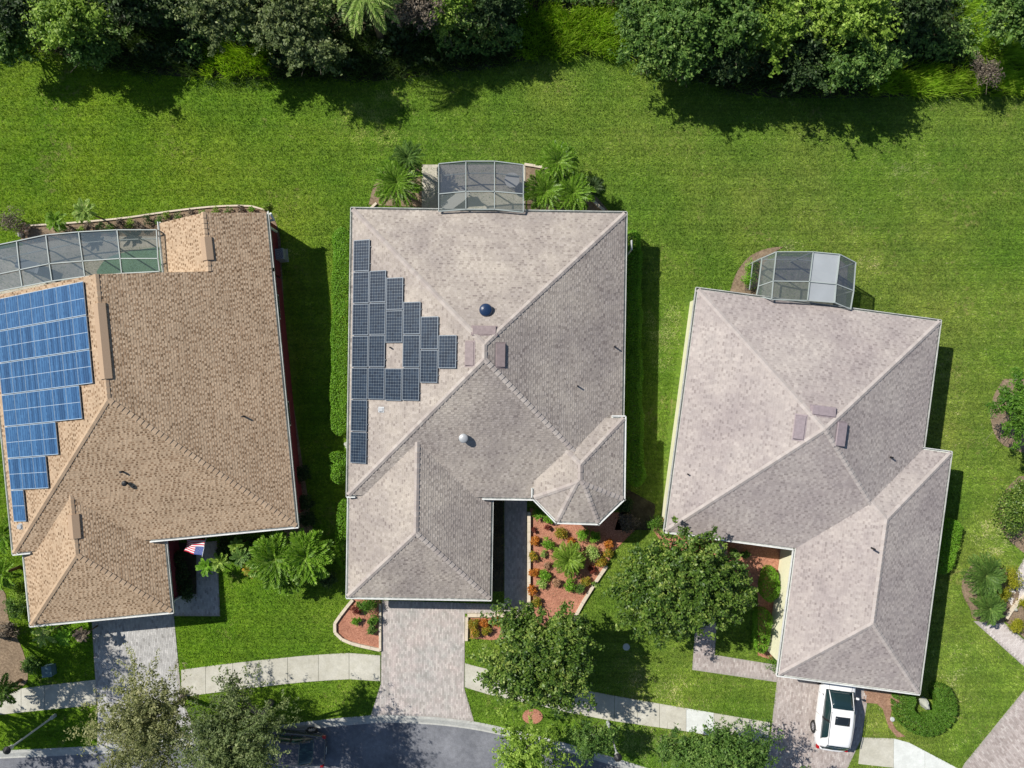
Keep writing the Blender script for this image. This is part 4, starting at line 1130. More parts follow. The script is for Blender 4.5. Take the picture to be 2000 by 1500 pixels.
# ---- front-garden trees
G_T = 'garden trees in front of the houses'
tree(1328, 1141, 3.7, 3.5, 2.65, 1.45, 'glossy', 'broad glossy-leaved tree between the two beige-roofed houses', G_T, n=64000, size=.155, aspect=.6, nl=110, lob=.30, seed=1, rad=.16)
tree(1054, 1286, 3.6, 2.8, 2.6, 1.5, 'glossy', 'round glossy-leaved tree beside the centre driveway over the sidewalk', G_T, n=50000, size=.15, aspect=.6, nl=100, lob=.33, seed=2, rad=.14)
tree(290, 1415, 5.2, 2.7, 3.0, 1.6, 'olive', 'airy olive-grey street tree over the tan house driveway', G_T, n=24000, size=.13, aspect=.42, nl=64, lob=.25, seed=3, rad=.16, shell=.2)
tree(470, 1440, 5.8, 2.7, 2.6, 1.6, 'sage', 'grey-green street tree hanging over the parked dark car', G_T, n=30000, size=.13, aspect=.42, nl=74, lob=.27, seed=4, rad=.16, shell=.3)
tree(1042, 1476, 3.5, 2.1, 2.0, 1.2, 'lime', 'small yellow-green street tree by the kerb below the round tree', G_T, n=10500, size=.16, aspect=.4, nl=40, lob=.3, seed=5, rad=.09, shell=.3)
tree(1148, 1446, 2.6, 1.35, 1.05, .9, 'mid', 'small dark street tree shading the kerb, beside the yellow-green one', G_T, n=5200, size=.14, aspect=.4, nl=26, lob=.35, seed=6, rad=.07, shell=.3)
tree(1405, 1472, 3.2, 2.6, 1.8, 1.2, 'mid', 'spreading street tree between the lamp post and rose-paved driveway', G_T, n=16000, size=.15, aspect=.42, nl=56, lob=.28, seed=7, rad=.10, shell=.3)
tree(1305, 1455, 2.9, .75, .75, .8, 'mid', 'slim young street tree closest to the lamp post', G_T, n=2400, size=.14, aspect=.42, nl=12, lob=.4, seed=17, rad=.06, shell=.3)
tree(1570, 1560, 3.6, 1.3, 1.3, 1.1, 'mid', 'street tree below the white car, mostly off the bottom edge', G_T, n=4500, size=.15, aspect=.42, nl=18, lob=.35, seed=27, rad=.09, shell=.3)
tree(-150, 1270, 5.2, 2.6, 2.3, 1.5, 'sage', 'street tree beyond the corner lamp, off the edge of the view', G_T, n=11000, size=.16, aspect=.45, nl=34, lob=.3, seed=8, rad=.16, shell=.3)
tree(-190, 1420, 5.0, 2.6, 2.1, 1.5, 'sage', 'farther street tree beyond the corner lamp, off the edge of the view', G_T, n=11000, size=.16, aspect=.45, nl=34, lob=.3, seed=9, rad=.16, shell=.3)
tree(1990, 795, 2.6, 1.35, 1.9, .9, 'hedge', 'bright green multi-stemmed tree at the edge of the side lawn', G_T, n=7500, size=.19, aspect=.32, nl=26, lob=.36, seed=10, rad=.08)

# ---- woods along the back
G_W = 'trees along the edge of the woods'
woods = [
 (135, 45, 3.2, 1.9, 1.5, 1.0, 'lime', 'lime-green leaning tree at the upper corner of the woods', 7000, .17),
 (180, 95, 2.2, 1.1, .9, .8, 'mid', 'small bushy tree just below the lime-green leaning one', 3200, .17),
 (30, 20, 3.0, 1.6, 1.4, 1.2, 'dark', 'dark tree in the corner of the woods', 5000, .18),
 (20, 90, 2.0, 1.2, 1.2, .9, 'mid', 'low tree at the lawn edge in the corner', 3500, .18),
 (260, 0, 2.6, 2.2, 1.3, 1.0, 'dark', 'dark shaded tree between the lime and the grey-green trees', 6000, .18),
 (450, 8, 3.3, 2.8, 2.1, 1.2, 'sage', 'large grey-green tree at the top of the woods over the tan house', 14000, .18),
 (565, 45, 3.5, 2.1, 1.9, 1.2, 'sage', 'grey-green tree overlapping the large one', 9500, .18),
 (620, 105, 3.0, 1.3, 1.0, .7, 'sage', 'low grey-green bough reaching out over the shaded lawn', 3500, .17),
 (820, 15, 3.2, 1.3, 1.0, 1.0, 'dead', 'half-bare grey tree behind the dark undergrowth', 4000, .13),
 (870, 8, 3.4, 1.1, .9, .8, 'lime', 'yellow-green tree tips next to the half-bare grey tree', 3000, .15),
 (870, 45, 2.6, .55, .6, .5, 'lime', 'small yellow-green sapling in the dark undergrowth', 1000, .15),
 (960, 8, 2.8, 1.5, 1.2, 1.0, 'dark', 'dark tree before the sunny gap of tall grass', 6000, .17),
 (1265, 50, 3.0, 1.9, 2.2, 1.2, 'mid', 'dense tree just past the sunny gap of tall grass', 8000, .17),
 (1345, 50, 3.6, 2.0, 2.1, 1.4, 'mid', 'second tree past the sunny gap, with pale dead twigs', 10000, .18),
 (1440, 20, 3.9, 2.2, 1.9, 1.3, 'mid', 'tall full-crowned tree in the middle of the long clump', 10000, .19),
 (1500, 60, 3.6, 1.7, 1.7, 1.2, 'lime', 'sunlit yellow-green tree in the long clump', 7500, .18),
 (1570, 95, 3.0, 1.6, 1.7, 1.0, 'dark', 'dark shaded tree hollow in the long clump', 6000, .18),
 (1635, 30, 4.0, 2.2, 2.0, 1.3, 'lime', 'bright tall tree near the far end of the long clump', 11000, .18),
 (1665, 120, 3.0, 1.8, 1.6, 1.0, 'mid', 'tree of spiky boughs at the far end of the long clump', 7500, .17),
 (1420, 115, 2.8, 1.6, 1.0, .8, 'dark', 'low dark tree under the middle of the long clump', 4500, .17),
 (1330, 130, 2.6, .9, .8, .8, 'mid', 'small tree at the lawn edge below the second tree', 3000, .16),
 (1782, 10, 3.0, 1.5, 1.3, 1.0, 'dark', 'dark tree beyond the long clump, before the bright meadow grass', 5500, .18),
 (1975, 30, 3.0, 1.5, 1.5, 1.0, 'mid', 'rounded tree in the meadow corner', 6000, .17),
 (1925, 145, 1.6, .75, .8, .5, 'dead', 'brownish bare bush at the lawn edge near the meadow corner', 1100, .10),
 (1690, -110, 4.2, 2.2, 1.8, 1.5, 'mid', 'tall tree behind the bright one, off the top edge', 6000, .2),
 (1300, -110, 4.0, 2.2, 1.8, 1.5, 'mid', 'tall tree behind the sunny gap, off the top edge', 6000, .2),
 (350, -120, 4.0, 2.4, 1.8, 1.5, 'dark', 'tall dark tree off the top edge over the tan house', 6000, .2),
 (620, -110, 4.5, 2.4, 1.8, 1.5, 'dark', 'tall dark tree off the top edge before the fan palm', 6000, .2),
 (150, -110, 3.6, 2.0, 1.6, 1.5, 'dark', 'tall dark tree off the top edge at the corner', 5000, .2),
 (880, -100, 4.0, 2.2, 1.7, 1.5, 'dark', 'tall dark tree off the top edge past the fan palm', 6000, .2),
]
for k, (px, py, zc, rx, ry, rz, kd, lab, n, sz) in enumerate(woods):
    tree(px, py, zc, rx * 1.04, ry * 1.04, rz, kd, lab, G_W, n=int(n * 1.45), size=sz, aspect=.5, nl=48, lob=.34, seed=30 + k, rad=.12, shell=.35)
palm(712, -12, 5.0, 1.9, 34, 'pale', 'tall palm with hanging pale fronds at the top edge of the woods', G_W, droop=1.6, wd=.45, nleaf=34, lw=.045, seed=1, trunk_r=.17, arch0=.7)

# ---- palms and garden plants
palm(775, 357, 1.9, 1.4, 60, 'palm', 'full green fan palm beside the centre pool cage, nearest the roof corner', droop=.7, wd=.36, nleaf=22, lw=.055, seed=2)
palm(796, 308, 2.0, .95, 34, 'mid', 'smaller dark palm just behind the full fan palm', droop=.9, wd=.26, nleaf=20, lw=.045, seed=3, trunk_r=.07)
palm(1090, 316, 2.1, 1.15, 48, 'palm', 'upper bright palm of the three beside the centre pool cage', droop=.7, wd=.32, nleaf=22, lw=.05, seed=4)
palm(1066, 373, 1.9, 1.25, 54, 'palm', 'bright palm touching the centre pool cage, lower of the three', droop=.7, wd=.34, nleaf=22, lw=.05, seed=5)
palm(1120, 377, 1.9, 1.2, 52, 'palm', 'bright palm of the three that is farthest from the pool cage', droop=.7, wd=.34, nleaf=22, lw=.05, seed=6)
palm(1160, 365, 1.5, .65, 16, 'dark', 'brownish thin palm behind the three bright ones', droop=.9, wd=.24, nleaf=18, lw=.04, seed=7, trunk_r=.06)
palm(537, 1092, 2.2, 1.5, 44, 'palm', 'big-leaved palm in front of the tan house, next to the flowering shrubs', droop=.6, wd=.5, nleaf=15, lw=.12, seed=8, trunk_r=.08)
palm(597, 1088, 2.2, 1.5, 44, 'palm', 'big-leaved palm in front of the tan house, nearest the centre house', droop=.6, wd=.5, nleaf=15, lw=.12, seed=9, trunk_r=.08)
palm(560, 1128, 1.3, 1.0, 18, 'palm', 'low palm below the pair of big-leaved palms', droop=.6, wd=.36, nleaf=14, lw=.10, seed=10, trunk_r=.07)
palm(1111, 1092, .9, .98, 46, 'lime', 'short feathery palm in the middle of the red mulch bed', droop=.9, wd=.3, nleaf=22, lw=.05, seed=11, trunk_r=.08)
palm(1925, 1124, 1.3, 1.2, 50, 'mid', 'dark green palm on the far side lawn, larger of the two', droop=.8, wd=.34, nleaf=24, lw=.045, seed=12)
palm(1932, 1188, 1.1, .95, 42, 'mid', 'smaller dark green palm next to the narrow paved path', droop=.8, wd=.3, nleaf=22, lw=.045, seed=13)
palm(8, 1045, 1.6, 1.0, 18, 'palm', 'palm at the edge of the view beside the tan house wall', droop=.8, wd=.34, nleaf=16, lw=.09, seed=14)
palm(5, 1120, 1.4, .9, 16, 'palm', 'lower palm at the edge of the view beside the tan garage', droop=.8, wd=.34, nleaf=16, lw=.09, seed=15)
palm(5, 1350, 1.5, .9, 18, 'mid', 'palm at the sidewalk by the corner lamp', droop=.8, wd=.34, nleaf=16, lw=.09, seed=16)
palm(108, 432, 1.5, .62, 18, 'palm', 'bright green leafy plant behind the blue pool cage', 'leafy plants behind the tan house', droop=.5, wd=.2, nleaf=8, lw=.11, seed=17, trunk_r=.04, name='leafy_plant')
palm(163, 412, 1.9, .68, 20, 'pale', 'pale rosette-leaved plant on bare stem behind the blue pool cage', 'leafy plants behind the tan house', droop=.5, wd=.2, nleaf=8, lw=.11, seed=18, trunk_r=.04, name='leafy_plant')
for k, (x, y, r, kd, lab) in enumerate([(402, 1108, .55, 'bright', 'plumeria branch reaching over the shaded path'), (428, 1098, .6, 'lime', 'plumeria nearest the flag'), (470, 1088, .6, 'mid', 'plumeria between the flag and the big-leaved palms'), (462, 1066, .45, 'lime', 'plumeria close under the tan eave'), (492, 1112, .55, 'croton', 'reddish plumeria at the lawn corner beside the palms'),
        (85, 1240, .75, 'pale', 'leafy plumeria below the tan garage roof'), (125, 1243, .6, 'bright', 'leafy plumeria next to the drive under the tan garage roof'), (160, 1240, .45, 'dead', 'thin dark plumeria leaning over the grey-paved drive')]):
    palm(x, y, 1.4 + .1 * (k % 3), r, 14, kd, lab, 'plumerias by the tan house', droop=.4, wd=.16, nleaf=6, lw=.13, seed=60 + k, trunk_r=.04, name='plumeria', arch0=.8)

G_S = 'shrubs in the red mulch beds'
SH = [(1042, 1035, 5, 'red', 'dark red tuft nearest the top of the edging wall'), (1069, 1030, 6, 'red', 'dark red tuft beside the large orange-green croton'), (1093, 1040, 11, 'croton', 'large orange-green croton below the octagonal bay'),
 (1044, 1055, 8, 'orange', 'orange croton at the edging wall, uppermost'), (1070, 1063, 11, 'bright', 'round bright green shrub under the large croton'), (1061, 1081, 7, 'pale', 'small pale green round shrub'),
 (1041, 1088, 9, 'croton', 'orange-green croton against the edging wall, second from the top'), (1068, 1104, 7, 'grey', 'dry pinkish twiggy shrub beside the short palm'), (1043, 1119, 9, 'orange', 'orange croton against the edging wall, third from the top'),
 (1064, 1124, 11, 'bright', 'bright green shrub, upper of the touching pair'), (1057, 1139, 9, 'pale', 'bright green shrub, lower of the touching pair'), (1087, 1138, 8, 'grey', 'grey-green dry shrub near the short palm'),
 (1040, 1152, 9, 'orange', 'orange croton against the edging wall, fourth from the top'), (1047, 1175, 9, 'croton', 'orange-green croton lowest at the edging wall'), (1113, 1140, 12, 'bright', 'long bright green shrub under the short palm'),
 (1134, 1149, 10, 'mid', 'green shrub by the diagonal edging'), (1143, 1135, 9, 'croton', 'yellow-orange croton by the diagonal edging'), (1137, 1044, 12, 'bright', 'bright green shrub in front of the bay, nearer the croton'),
 (1161, 1048, 11, 'bright', 'bright green shrub in front of the bay, in its shadow'), (1157, 1080, 14, 'pale', 'large pale green shrub near the broad tree'), (1175, 1098, 11, 'croton', 'croton at the end of the diagonal edging'),
 (1156, 1113, 8, 'red', 'dark red shrub beside the diagonal edging'), (1052, 1003, 10, 'bright', 'green shrub tucked at the head of the edging wall'), (1073, 1011, 10, 'bright', 'green shrub against the slanting bay eave'),
 (1115, 1056, 7, 'orange', 'small orange tuft between croton and green shrub'), (1187, 1079, 9, 'croton', 'croton half under the broad tree'), (1190, 1062, 9, 'orange', 'orange croton at the edge of the broad tree'), (1122, 1066, 6, 'red', 'tiny red tuft above the short palm'),
 (722, 1182, 15, 'hedge', 'large dark green shrub in the small bed under the garage eave'), (706, 1181, 9, 'hedge', 'green shrub in the small bed beside the large one'), (694, 1190, 9, 'red', 'red-green croton at the curved edging'), (697, 1213, 8, 'bright', 'small green shrub in the middle of the small bed'),
 (729, 1211, 10, 'hedge', 'round green shrub by the driveway, upper of two'), (727, 1230, 9, 'mid', 'round green shrub by the driveway, lower of two'),
 (925, 1217, 10, 'croton', 'croton in the bed beside driveway, upper'), (928, 1236, 10, 'croton', 'croton in the bed beside driveway, lower'), (946, 1213, 9, 'orange', 'orange croton in the bed under the round tree'), (952, 1232, 10, 'croton', 'croton in the bed partly under the round tree'), (972, 1214, 9, 'orange', 'orange croton farthest under the round tree'),
 (1432, 1080, 9, 'mid', 'green shrub in the red mulch before the grey house entry'), (1456, 1083, 8, 'mid', 'green shrub nearest the open mulch before the grey house'), (1412, 1077, 8, 'pink', 'pale pink flowering plant by the broad tree'), (1366, 1068, 9, 'red', 'reddish shrub between broad tree and grey eave'), (1385, 1070, 10, 'lime', 'yellow-green shrub between broad tree and grey eave'),
 (1303, 1040, 9, 'bright', 'small yellow-green shrub at the grey roof corner')]
for k, (x, y, r, kd, lab) in enumerate(SH):
    rm = r / 34 * 1.12; shrub(x, y, rm, max(.25, rm * 1.5), kd, lab, G_S, n=int(380 + 3400 * rm * rm), size=.085 if r > 7 else .065, seed=k)
shrub(1282, 1022, .55, .9, 'hedge', 'round dark green shrub at the corner of the cream wall', 'shrubs by the grey house')
shrub(1514, 1292, .45, .7, 'hedge', 'small green shrub at the lower end of the cream wall', 'shrubs by the grey house', ry=.8, rz=-.1)
shrub(1470, 520, .42, .9, 'bright', 'upper bright green shrub beside the clouded pool cage', 'shrubs by the grey house', ry=.5); shrub(1461, 548, .48, .9, 'bright', 'lower bright green shrub beside the clouded pool cage', 'shrubs by the grey house', ry=.5)
shrub(1975, 1130, .6, .9, 'yellow', 'yellow-green shrub beside the larger dark palm', 'yellow shrubs by the side path', n=2200); shrub(1950, 1160, .6, .7, 'yellow', 'yellow-green shrub between the two dark palms', 'yellow shrubs by the side path', n=2200); shrub(1925, 1158, .4, .6, 'lime', 'lime shrub tucked under the larger dark palm', 'yellow shrubs by the side path', n=1100)
shrub(1987, 1222, .45, .7, 'yellow', 'yellow-green shrub below the broken edging', 'yellow shrubs by the side path', n=1600); shrub(2002, 1180, .35, .7, 'yellow', 'yellow-green shrub above the broken edging at the view edge', 'yellow shrubs by the side path', n=900)
shrub(1995, 1005, 1.25, 1.6, 'glossy', 'large round dark glossy shrub at the edge of the side lawn', 'shrubs at the edge of the side lawn', n=9000, size=.13, ry=2.0)
shrub(25, 425, .8, 1.2, 'dead', 'dry brownish bush behind the blue pool cage', 'shrubs behind the tan house', n=1800); shrub(50, 450, .4, .6, 'pink', 'pale dead leaves beside the dry bush', 'shrubs behind the tan house', n=300, size=.12)
for k in range(11):
    x = 120 + k * 19; shrub(x, 448 - k * 2.0 + (k % 3) * 4, .32, .45, ['mid', 'dead', 'lime', 'dead', 'dark'][k % 5], ['small green weed', 'dry grey weed', 'lime-green weed', 'dry twiggy weed', 'dark weed'][k % 5] + ' behind the blue pool cage, ' + ['next to the bright leafy plant', 'second past the bright leafy plant', 'just before the rosette plant', 'beside the rosette plant', 'just past the rosette plant', 'behind the fourth pane', 'behind the pane joint', 'behind the last pane', 'near the cage corner', 'at the cage corner', 'at the tan gable corner'][k], 'scrubby plants behind the pool cage', n=420, size=.075, seed=200 + k)
for k in range(9):
    x = 325 + k * 24; shrub(x, 421 - k * 2.2 + (k % 2) * 4, .26, .3, ['lime', 'mid', 'dead', 'bright'][k % 4], 'low ' + ['lime', 'green', 'dry', 'bright green'][k % 4] + ' weed by the tan roof, ' + ['at the gable start', 'second from the gable start', 'third from the gable start', 'before the gable ridge', 'behind the gable ridge', 'past the gable ridge', 'third from downspout', 'second from downspout', 'nearest the downspout'][k], 'scrubby plants at the tan roof', n=300, size=.07, seed=300 + k)
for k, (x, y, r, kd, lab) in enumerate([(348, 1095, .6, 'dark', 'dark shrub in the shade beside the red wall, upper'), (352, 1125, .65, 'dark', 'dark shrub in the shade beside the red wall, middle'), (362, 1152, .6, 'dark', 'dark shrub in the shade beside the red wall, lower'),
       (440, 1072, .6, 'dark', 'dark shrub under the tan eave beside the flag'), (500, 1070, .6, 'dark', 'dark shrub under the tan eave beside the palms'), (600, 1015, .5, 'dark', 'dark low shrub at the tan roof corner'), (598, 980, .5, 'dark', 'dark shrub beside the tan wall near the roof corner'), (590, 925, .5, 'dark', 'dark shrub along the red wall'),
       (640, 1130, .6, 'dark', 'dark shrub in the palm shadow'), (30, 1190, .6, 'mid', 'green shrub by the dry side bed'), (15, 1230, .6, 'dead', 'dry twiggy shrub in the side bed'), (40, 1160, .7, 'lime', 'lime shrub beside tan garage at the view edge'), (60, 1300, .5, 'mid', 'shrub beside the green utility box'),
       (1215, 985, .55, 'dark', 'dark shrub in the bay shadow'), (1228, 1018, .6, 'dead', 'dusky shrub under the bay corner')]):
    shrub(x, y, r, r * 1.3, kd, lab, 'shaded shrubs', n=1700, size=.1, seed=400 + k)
hedge([(668, 445), (666, 560), (664, 700), (662, 850)], .95, .75, 'bright', 'long bright hedge along the solar-panel side of the centre house', seed=1, dens=900, bumps=.04)
hedge([(668, 884), (656, 905), (665, 945)], 1.0, .95, 'bright', 'bulging bright hedge below the long one, by the gap', seed=2, dens=600, bumps=.12)
hedge([(672, 975), (670, 1030), (671, 1110)], .75, .85, 'bright', 'bright hedge beside the garage wall of the centre house', seed=3, dens=560, bumps=.08)
hedge([(1236, 450), (1237, 600), (1239, 800), (1243, 950)], .85, 1.15, 'bright', 'long hedge in the shade on the far side of the centre house', seed=4, dens=700)
hedge([(1506, 1108), (1504, 1175)], .85, .85, 'bright', 'rounded hedge against the cream wall, nearest the mulch', seed=5, dens=700)
hedge([(1494, 1190), (1486, 1275)], .75, .85, 'bright', 'narrow hedge against the cream wall, nearer the driveway', seed=6, dens=700)
hedge([(1862, 1015), (1857, 1060), (1838, 1120)], .95, .75, 'bright', 'leaf-shaped hedge along the far wall of the grey house', seed=7, dens=700)
# the oval clipped ring
ring = [(1808 + 42 * math.cos(a), 1380 + 38 * math.sin(a)) for a in np.linspace(-1.15, 4.1, 22)]
hedge(ring, 1.05, .72, 'hedge', 'round clipped hedge curling round a small pale rock at the garage corner', seed=8, dens=1100, bumps=.02)

# ------------------------------------------------------------------ woods floor, tall grass, lawn blades
wood_edge = curve_px([(-600, 110), (-100, 118), (0, 112), (60, 100), (130, 110), (190, 128), (260, 138), (330, 148), (420, 152), (520, 156), (620, 150), (700, 160), (800, 152), (860, 142), (950, 135), (1050, 112), (1120, 107), (1200, 110), (1260, 128), (1340, 152), (1420, 175), (1500, 190), (1620, 192), (1720, 190), (1850, 184), (2000, 183), (2200, 190), (2700, 200)], 3)
woods_poly = wood_edge + [(2700, -900), (-600, -900)]
slab('forest_floor', woods_poly, .012, -.05, DIRT)
WP = W(woods_poly)
def blades(name, X, Y, z0, length, width, lean, mat, rng, rnd, lie=.0, az=None, azs=math.pi):
    n = len(X); a = rng.uniform(-math.pi, math.pi, n) if az is None else az + rng.normal(0, azs, n)
    L_ = length * rng.uniform(.55, 1.3, n); ln = np.clip(lean + rng.normal(0, .25, n), .05, 1.45)
    dx, dy, dz = np.cos(a) * np.sin(ln) * L_, np.sin(a) * np.sin(ln) * L_, np.cos(ln) * L_
    b = rng.uniform(0, math.pi, n); wx, wy = np.cos(b) * width / 2, np.sin(b) * width / 2
    z = np.full(n, z0) if np.isscalar(z0) else z0
    V = np.stack([np.stack([X - wx, Y - wy, z], 1), np.stack([X + wx, Y + wy, z], 1), np.stack([X + dx, Y + dy, z + dz], 1)], 1)
    me = big_mesh(name, V.reshape(-1, 3), 3, mat, rnd)
    return tag(link(name, me), kind='stuff')
hard_w = [(W(p)) for p in HARD]
houses_w = [[tuple(np.array(q)) for q in v.p] for v in (A1, A2, B1, B2, C1, C2)]
x0, y1 = U(-130, -60); x1, y0 = U(2130, 1600)
def scatter(dens, box, rng):
    n = int((box[2] - box[0]) * (box[3] - box[1]) * dens); return rng.uniform(box[0], box[2], n), rng.uniform(box[1], box[3], n)
def vnoise(X, Y, sc, seed):
    r = np.random.default_rng(seed); G = r.random((128, 128)); u, v = X / sc + 500, Y / sc + 500
    i, j = np.floor(u).astype(int), np.floor(v).astype(int); fu, fv = u - i, v - j; fu = fu * fu * (3 - 2 * fu); fv = fv * fv * (3 - 2 * fv)
    g_ = lambda a, b: G[a % 128, b % 128]
    return (g_(i, j) * (1 - fu) + g_(i + 1, j) * fu) * (1 - fv) + (g_(i, j + 1) * (1 - fu) + g_(i + 1, j + 1) * fu) * fv
rg = np.random.default_rng(21)
X, Y = scatter(390, (x0, y0, x1, y1), rg)
_j = .55 * (vnoise(X, Y, .6, 8) - .5) + rg.normal(0, .12, len(X)); ok = ~inpoly(X, Y - _j, WP)
kwp = W([(-600, -900)] + kc + [(2700, -900)]); ok &= inpoly(X, Y, kwp)
for hp in houses_w: ok &= ~inpoly(X, Y, [(p[0] * 1, p[1] * 1) for p in hp])
for p in hard_w: ok &= ~inpoly(X, Y, p)
X, Y = X[ok], Y[ok]
rn_l = np.clip(.42 + .20 * rg.normal(size=len(X)) + .35 * (vnoise(X, Y, .5, 1) - .5) + .25 * (vnoise(X, Y, 2.2, 2) - .5), 0, 1)
for px_, py_, r_, a_ in [(1300, 625, 1.0, .5), (1295, 650, .9, .5), (765, 225, 2.3, .42), (700, 245, 1.5, .3), (650, 640, .5, .3), (655, 760, .5, .3), (1290, 720, 1.2, .3), (1330, 1180, 1.5, .2), (1250, 1330, 1.6, .3), (1345, 1375, 1.6, .35), (1240, 1470, 1.6, .4), (1300, 1470, 1.4, .4), (1945, 1050, 1.6, .35), (1870, 1330, 1.3, .25), (1900, 1430, 1.4, .3), (900, 290, 2.6, .2), (1780, 330, 2.0, .3), (480, 1345, .9, .35), (585, 470, 1.0, .25), (1530, 480, .7, .5), (1700, 520, .7, .4), (1150, 420, 1.2, .2), (1090, 1380, .8, .3)]:
    qx, qy = U(px_, py_); wgt = np.exp(-((X - qx) ** 2 + (Y - qy) ** 2) / (r_ * r_)); rn_l = np.clip(rn_l + a_ * wgt * 2.2 * vnoise(X, Y, .4, 9), 0, 1)
az = 6.28 * vnoise(X, Y, 1.4, 3)
print('lawn blades', len(X))
blades('grass', X, Y, 0.0, .13, .032, .75, BLADE, rg, rn_l, az=az, azs=1.1)
# tall meadow grass
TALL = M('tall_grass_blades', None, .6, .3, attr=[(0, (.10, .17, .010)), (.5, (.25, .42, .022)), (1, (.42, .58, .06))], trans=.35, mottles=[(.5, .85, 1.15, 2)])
TALLD = M('shade_painted_grass_blades', None, .6, .3, attr=[(0, (.035, .07, .014)), (.6, (.07, .13, .03)), (1, (.15, .21, .07))], trans=.25, mottles=[(.5, .85, 1.15, 2)])  # darker copy of the tall grass, shade of the woods put into its colour
def tall(px_poly, dens, length, mat, seed, lean=.5, width=.045, name='tall_grass'):
    p = W(px_poly); r = np.random.default_rng(seed); A_ = np.array(p); X, Y = scatter(dens, (A_[:, 0].min(), A_[:, 1].min(), A_[:, 0].max(), A_[:, 1].max()), r)
    k = inpoly(X + .9 * (vnoise(X, Y, .7, seed + 7) - .5) + r.normal(0, .2, len(X)), Y + .9 * (vnoise(X, Y, .6, seed + 8) - .5) + r.normal(0, .15, len(X)), p); X, Y = X[k], Y[k]
    cl = vnoise(X, Y, .45, seed + 1); k = r.random(len(X)) < .35 + 1.1 * cl; X, Y, cl = X[k], Y[k], cl[k]
    blades(name, X, Y, r.uniform(0, .25, len(X)), length * 1.0, width, lean, mat, r, np.clip(.5 + .25 * r.normal(size=len(X)) + .6 * (cl - .5), 0, 1), az=-1.57 + 2.5 * (vnoise(X, Y, 1.0, seed + 2) - .5), azs=.9)
tall([(1010, 5), (1240, 25), (1240, 112), (1180, 110), (1120, 108), (1050, 112), (1010, 120)], 520, .75, TALL, 31)
tall([(400, 85), (530, 95), (540, 153), (400, 150)], 480, .7, TALL, 32)
tall([(1690, 120), (2060, 150), (2060, 182), (1850, 184), (1700, 190)], 520, .75, TALL, 33)
tall([(1850, -40), (2100, -40), (2100, 160), (1930, 140), (1880, 90)], 420, .65, TALL, 34, lean=.75)
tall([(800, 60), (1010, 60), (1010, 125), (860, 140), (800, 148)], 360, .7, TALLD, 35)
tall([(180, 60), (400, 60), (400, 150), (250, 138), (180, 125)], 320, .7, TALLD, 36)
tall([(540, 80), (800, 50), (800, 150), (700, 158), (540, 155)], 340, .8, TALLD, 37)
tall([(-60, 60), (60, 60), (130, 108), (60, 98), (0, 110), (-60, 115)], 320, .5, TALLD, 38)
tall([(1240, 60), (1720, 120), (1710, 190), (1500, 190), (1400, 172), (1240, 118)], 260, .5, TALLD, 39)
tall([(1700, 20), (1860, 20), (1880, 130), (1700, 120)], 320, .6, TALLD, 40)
_we = [(a, b) for a, b in wood_edge if -80 < a < 2080]
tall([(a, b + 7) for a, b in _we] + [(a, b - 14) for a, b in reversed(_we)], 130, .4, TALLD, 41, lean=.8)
tall([(a, b + 3) for a, b in _we] + [(a, b - 12) for a, b in reversed(_we)], 60, .45, TALL, 42, lean=.8)
# undergrowth: low dark leaves between trunks
r = np.random.default_rng(44); Xu, Yu = scatter(95, (x0 - 3, U(0, 200)[1], x1 + 3, U(0, -260)[1]), r); k = inpoly(Xu, Yu, W([(a, b - 16) for a, b in wood_edge] + [(2700, -900), (-600, -900)]))
for gp in ([(1020, 5), (1230, 25), (1230, 112), (1020, 120)], [(1860, -40), (2100, -40), (2100, 182), (1720, 190), (1720, 130), (1900, 130)], [(405, 90), (525, 95), (530, 153), (405, 150)]): k &= ~inpoly(Xu, Yu, W(gp))
Xu, Yu = Xu[k], Yu[k]; hgt = .15 + 1.3 * vnoise(Xu, Yu, .9, 45) * vnoise(Xu, Yu, .35, 46); n = len(Xu)
Pu = np.stack([Xu, Yu, hgt * r.uniform(.6, 1.1, n)], 1); Nu = np.stack([r.normal(0, .5, n), r.normal(0, .5, n), np.ones(n)], 1)
tag(link('undergrowth', big_mesh('undergrowth', leaves(Pu, Nu, .24, .5, r), 4, LF['dark'], r.random(n))), kind='stuff')
r = np.random.default_rng(48); Xu, Yu = scatter(150, (x0 - 3, U(0, 200)[1], x1 + 3, U(0, -200)[1]), r); k = inpoly(Xu, Yu, W([(a, b - 14) for a, b in wood_edge] + [(2700, -900), (-600, -900)])) & (vnoise(Xu, Yu, 1.6, 50) > .42)
for gp in ([(1020, 5), (1230, 25), (1230, 112), (1020, 120)], [(1860, -40), (2100, -40), (2100, 182), (1720, 190), (1720, 130), (1900, 130)], [(405, 90), (525, 95), (530, 153), (405, 150)]): k &= ~inpoly(Xu, Yu, W(gp))
Xu, Yu = Xu[k], Yu[k]; hgt = .5 + 2.6 * vnoise(Xu, Yu, 1.1, 51) * vnoise(Xu, Yu, .3, 52); n = len(Xu)
tag(link('undergrowth', big_mesh('undergrowth', leaves(np.stack([Xu, Yu, hgt * r.uniform(.7, 1.05, n)], 1), np.stack([r.normal(0, .45, n), r.normal(0, .45, n), np.ones(n)], 1), .19, .5, r), 4, LF['mid'], r.random(n))), kind='stuff')
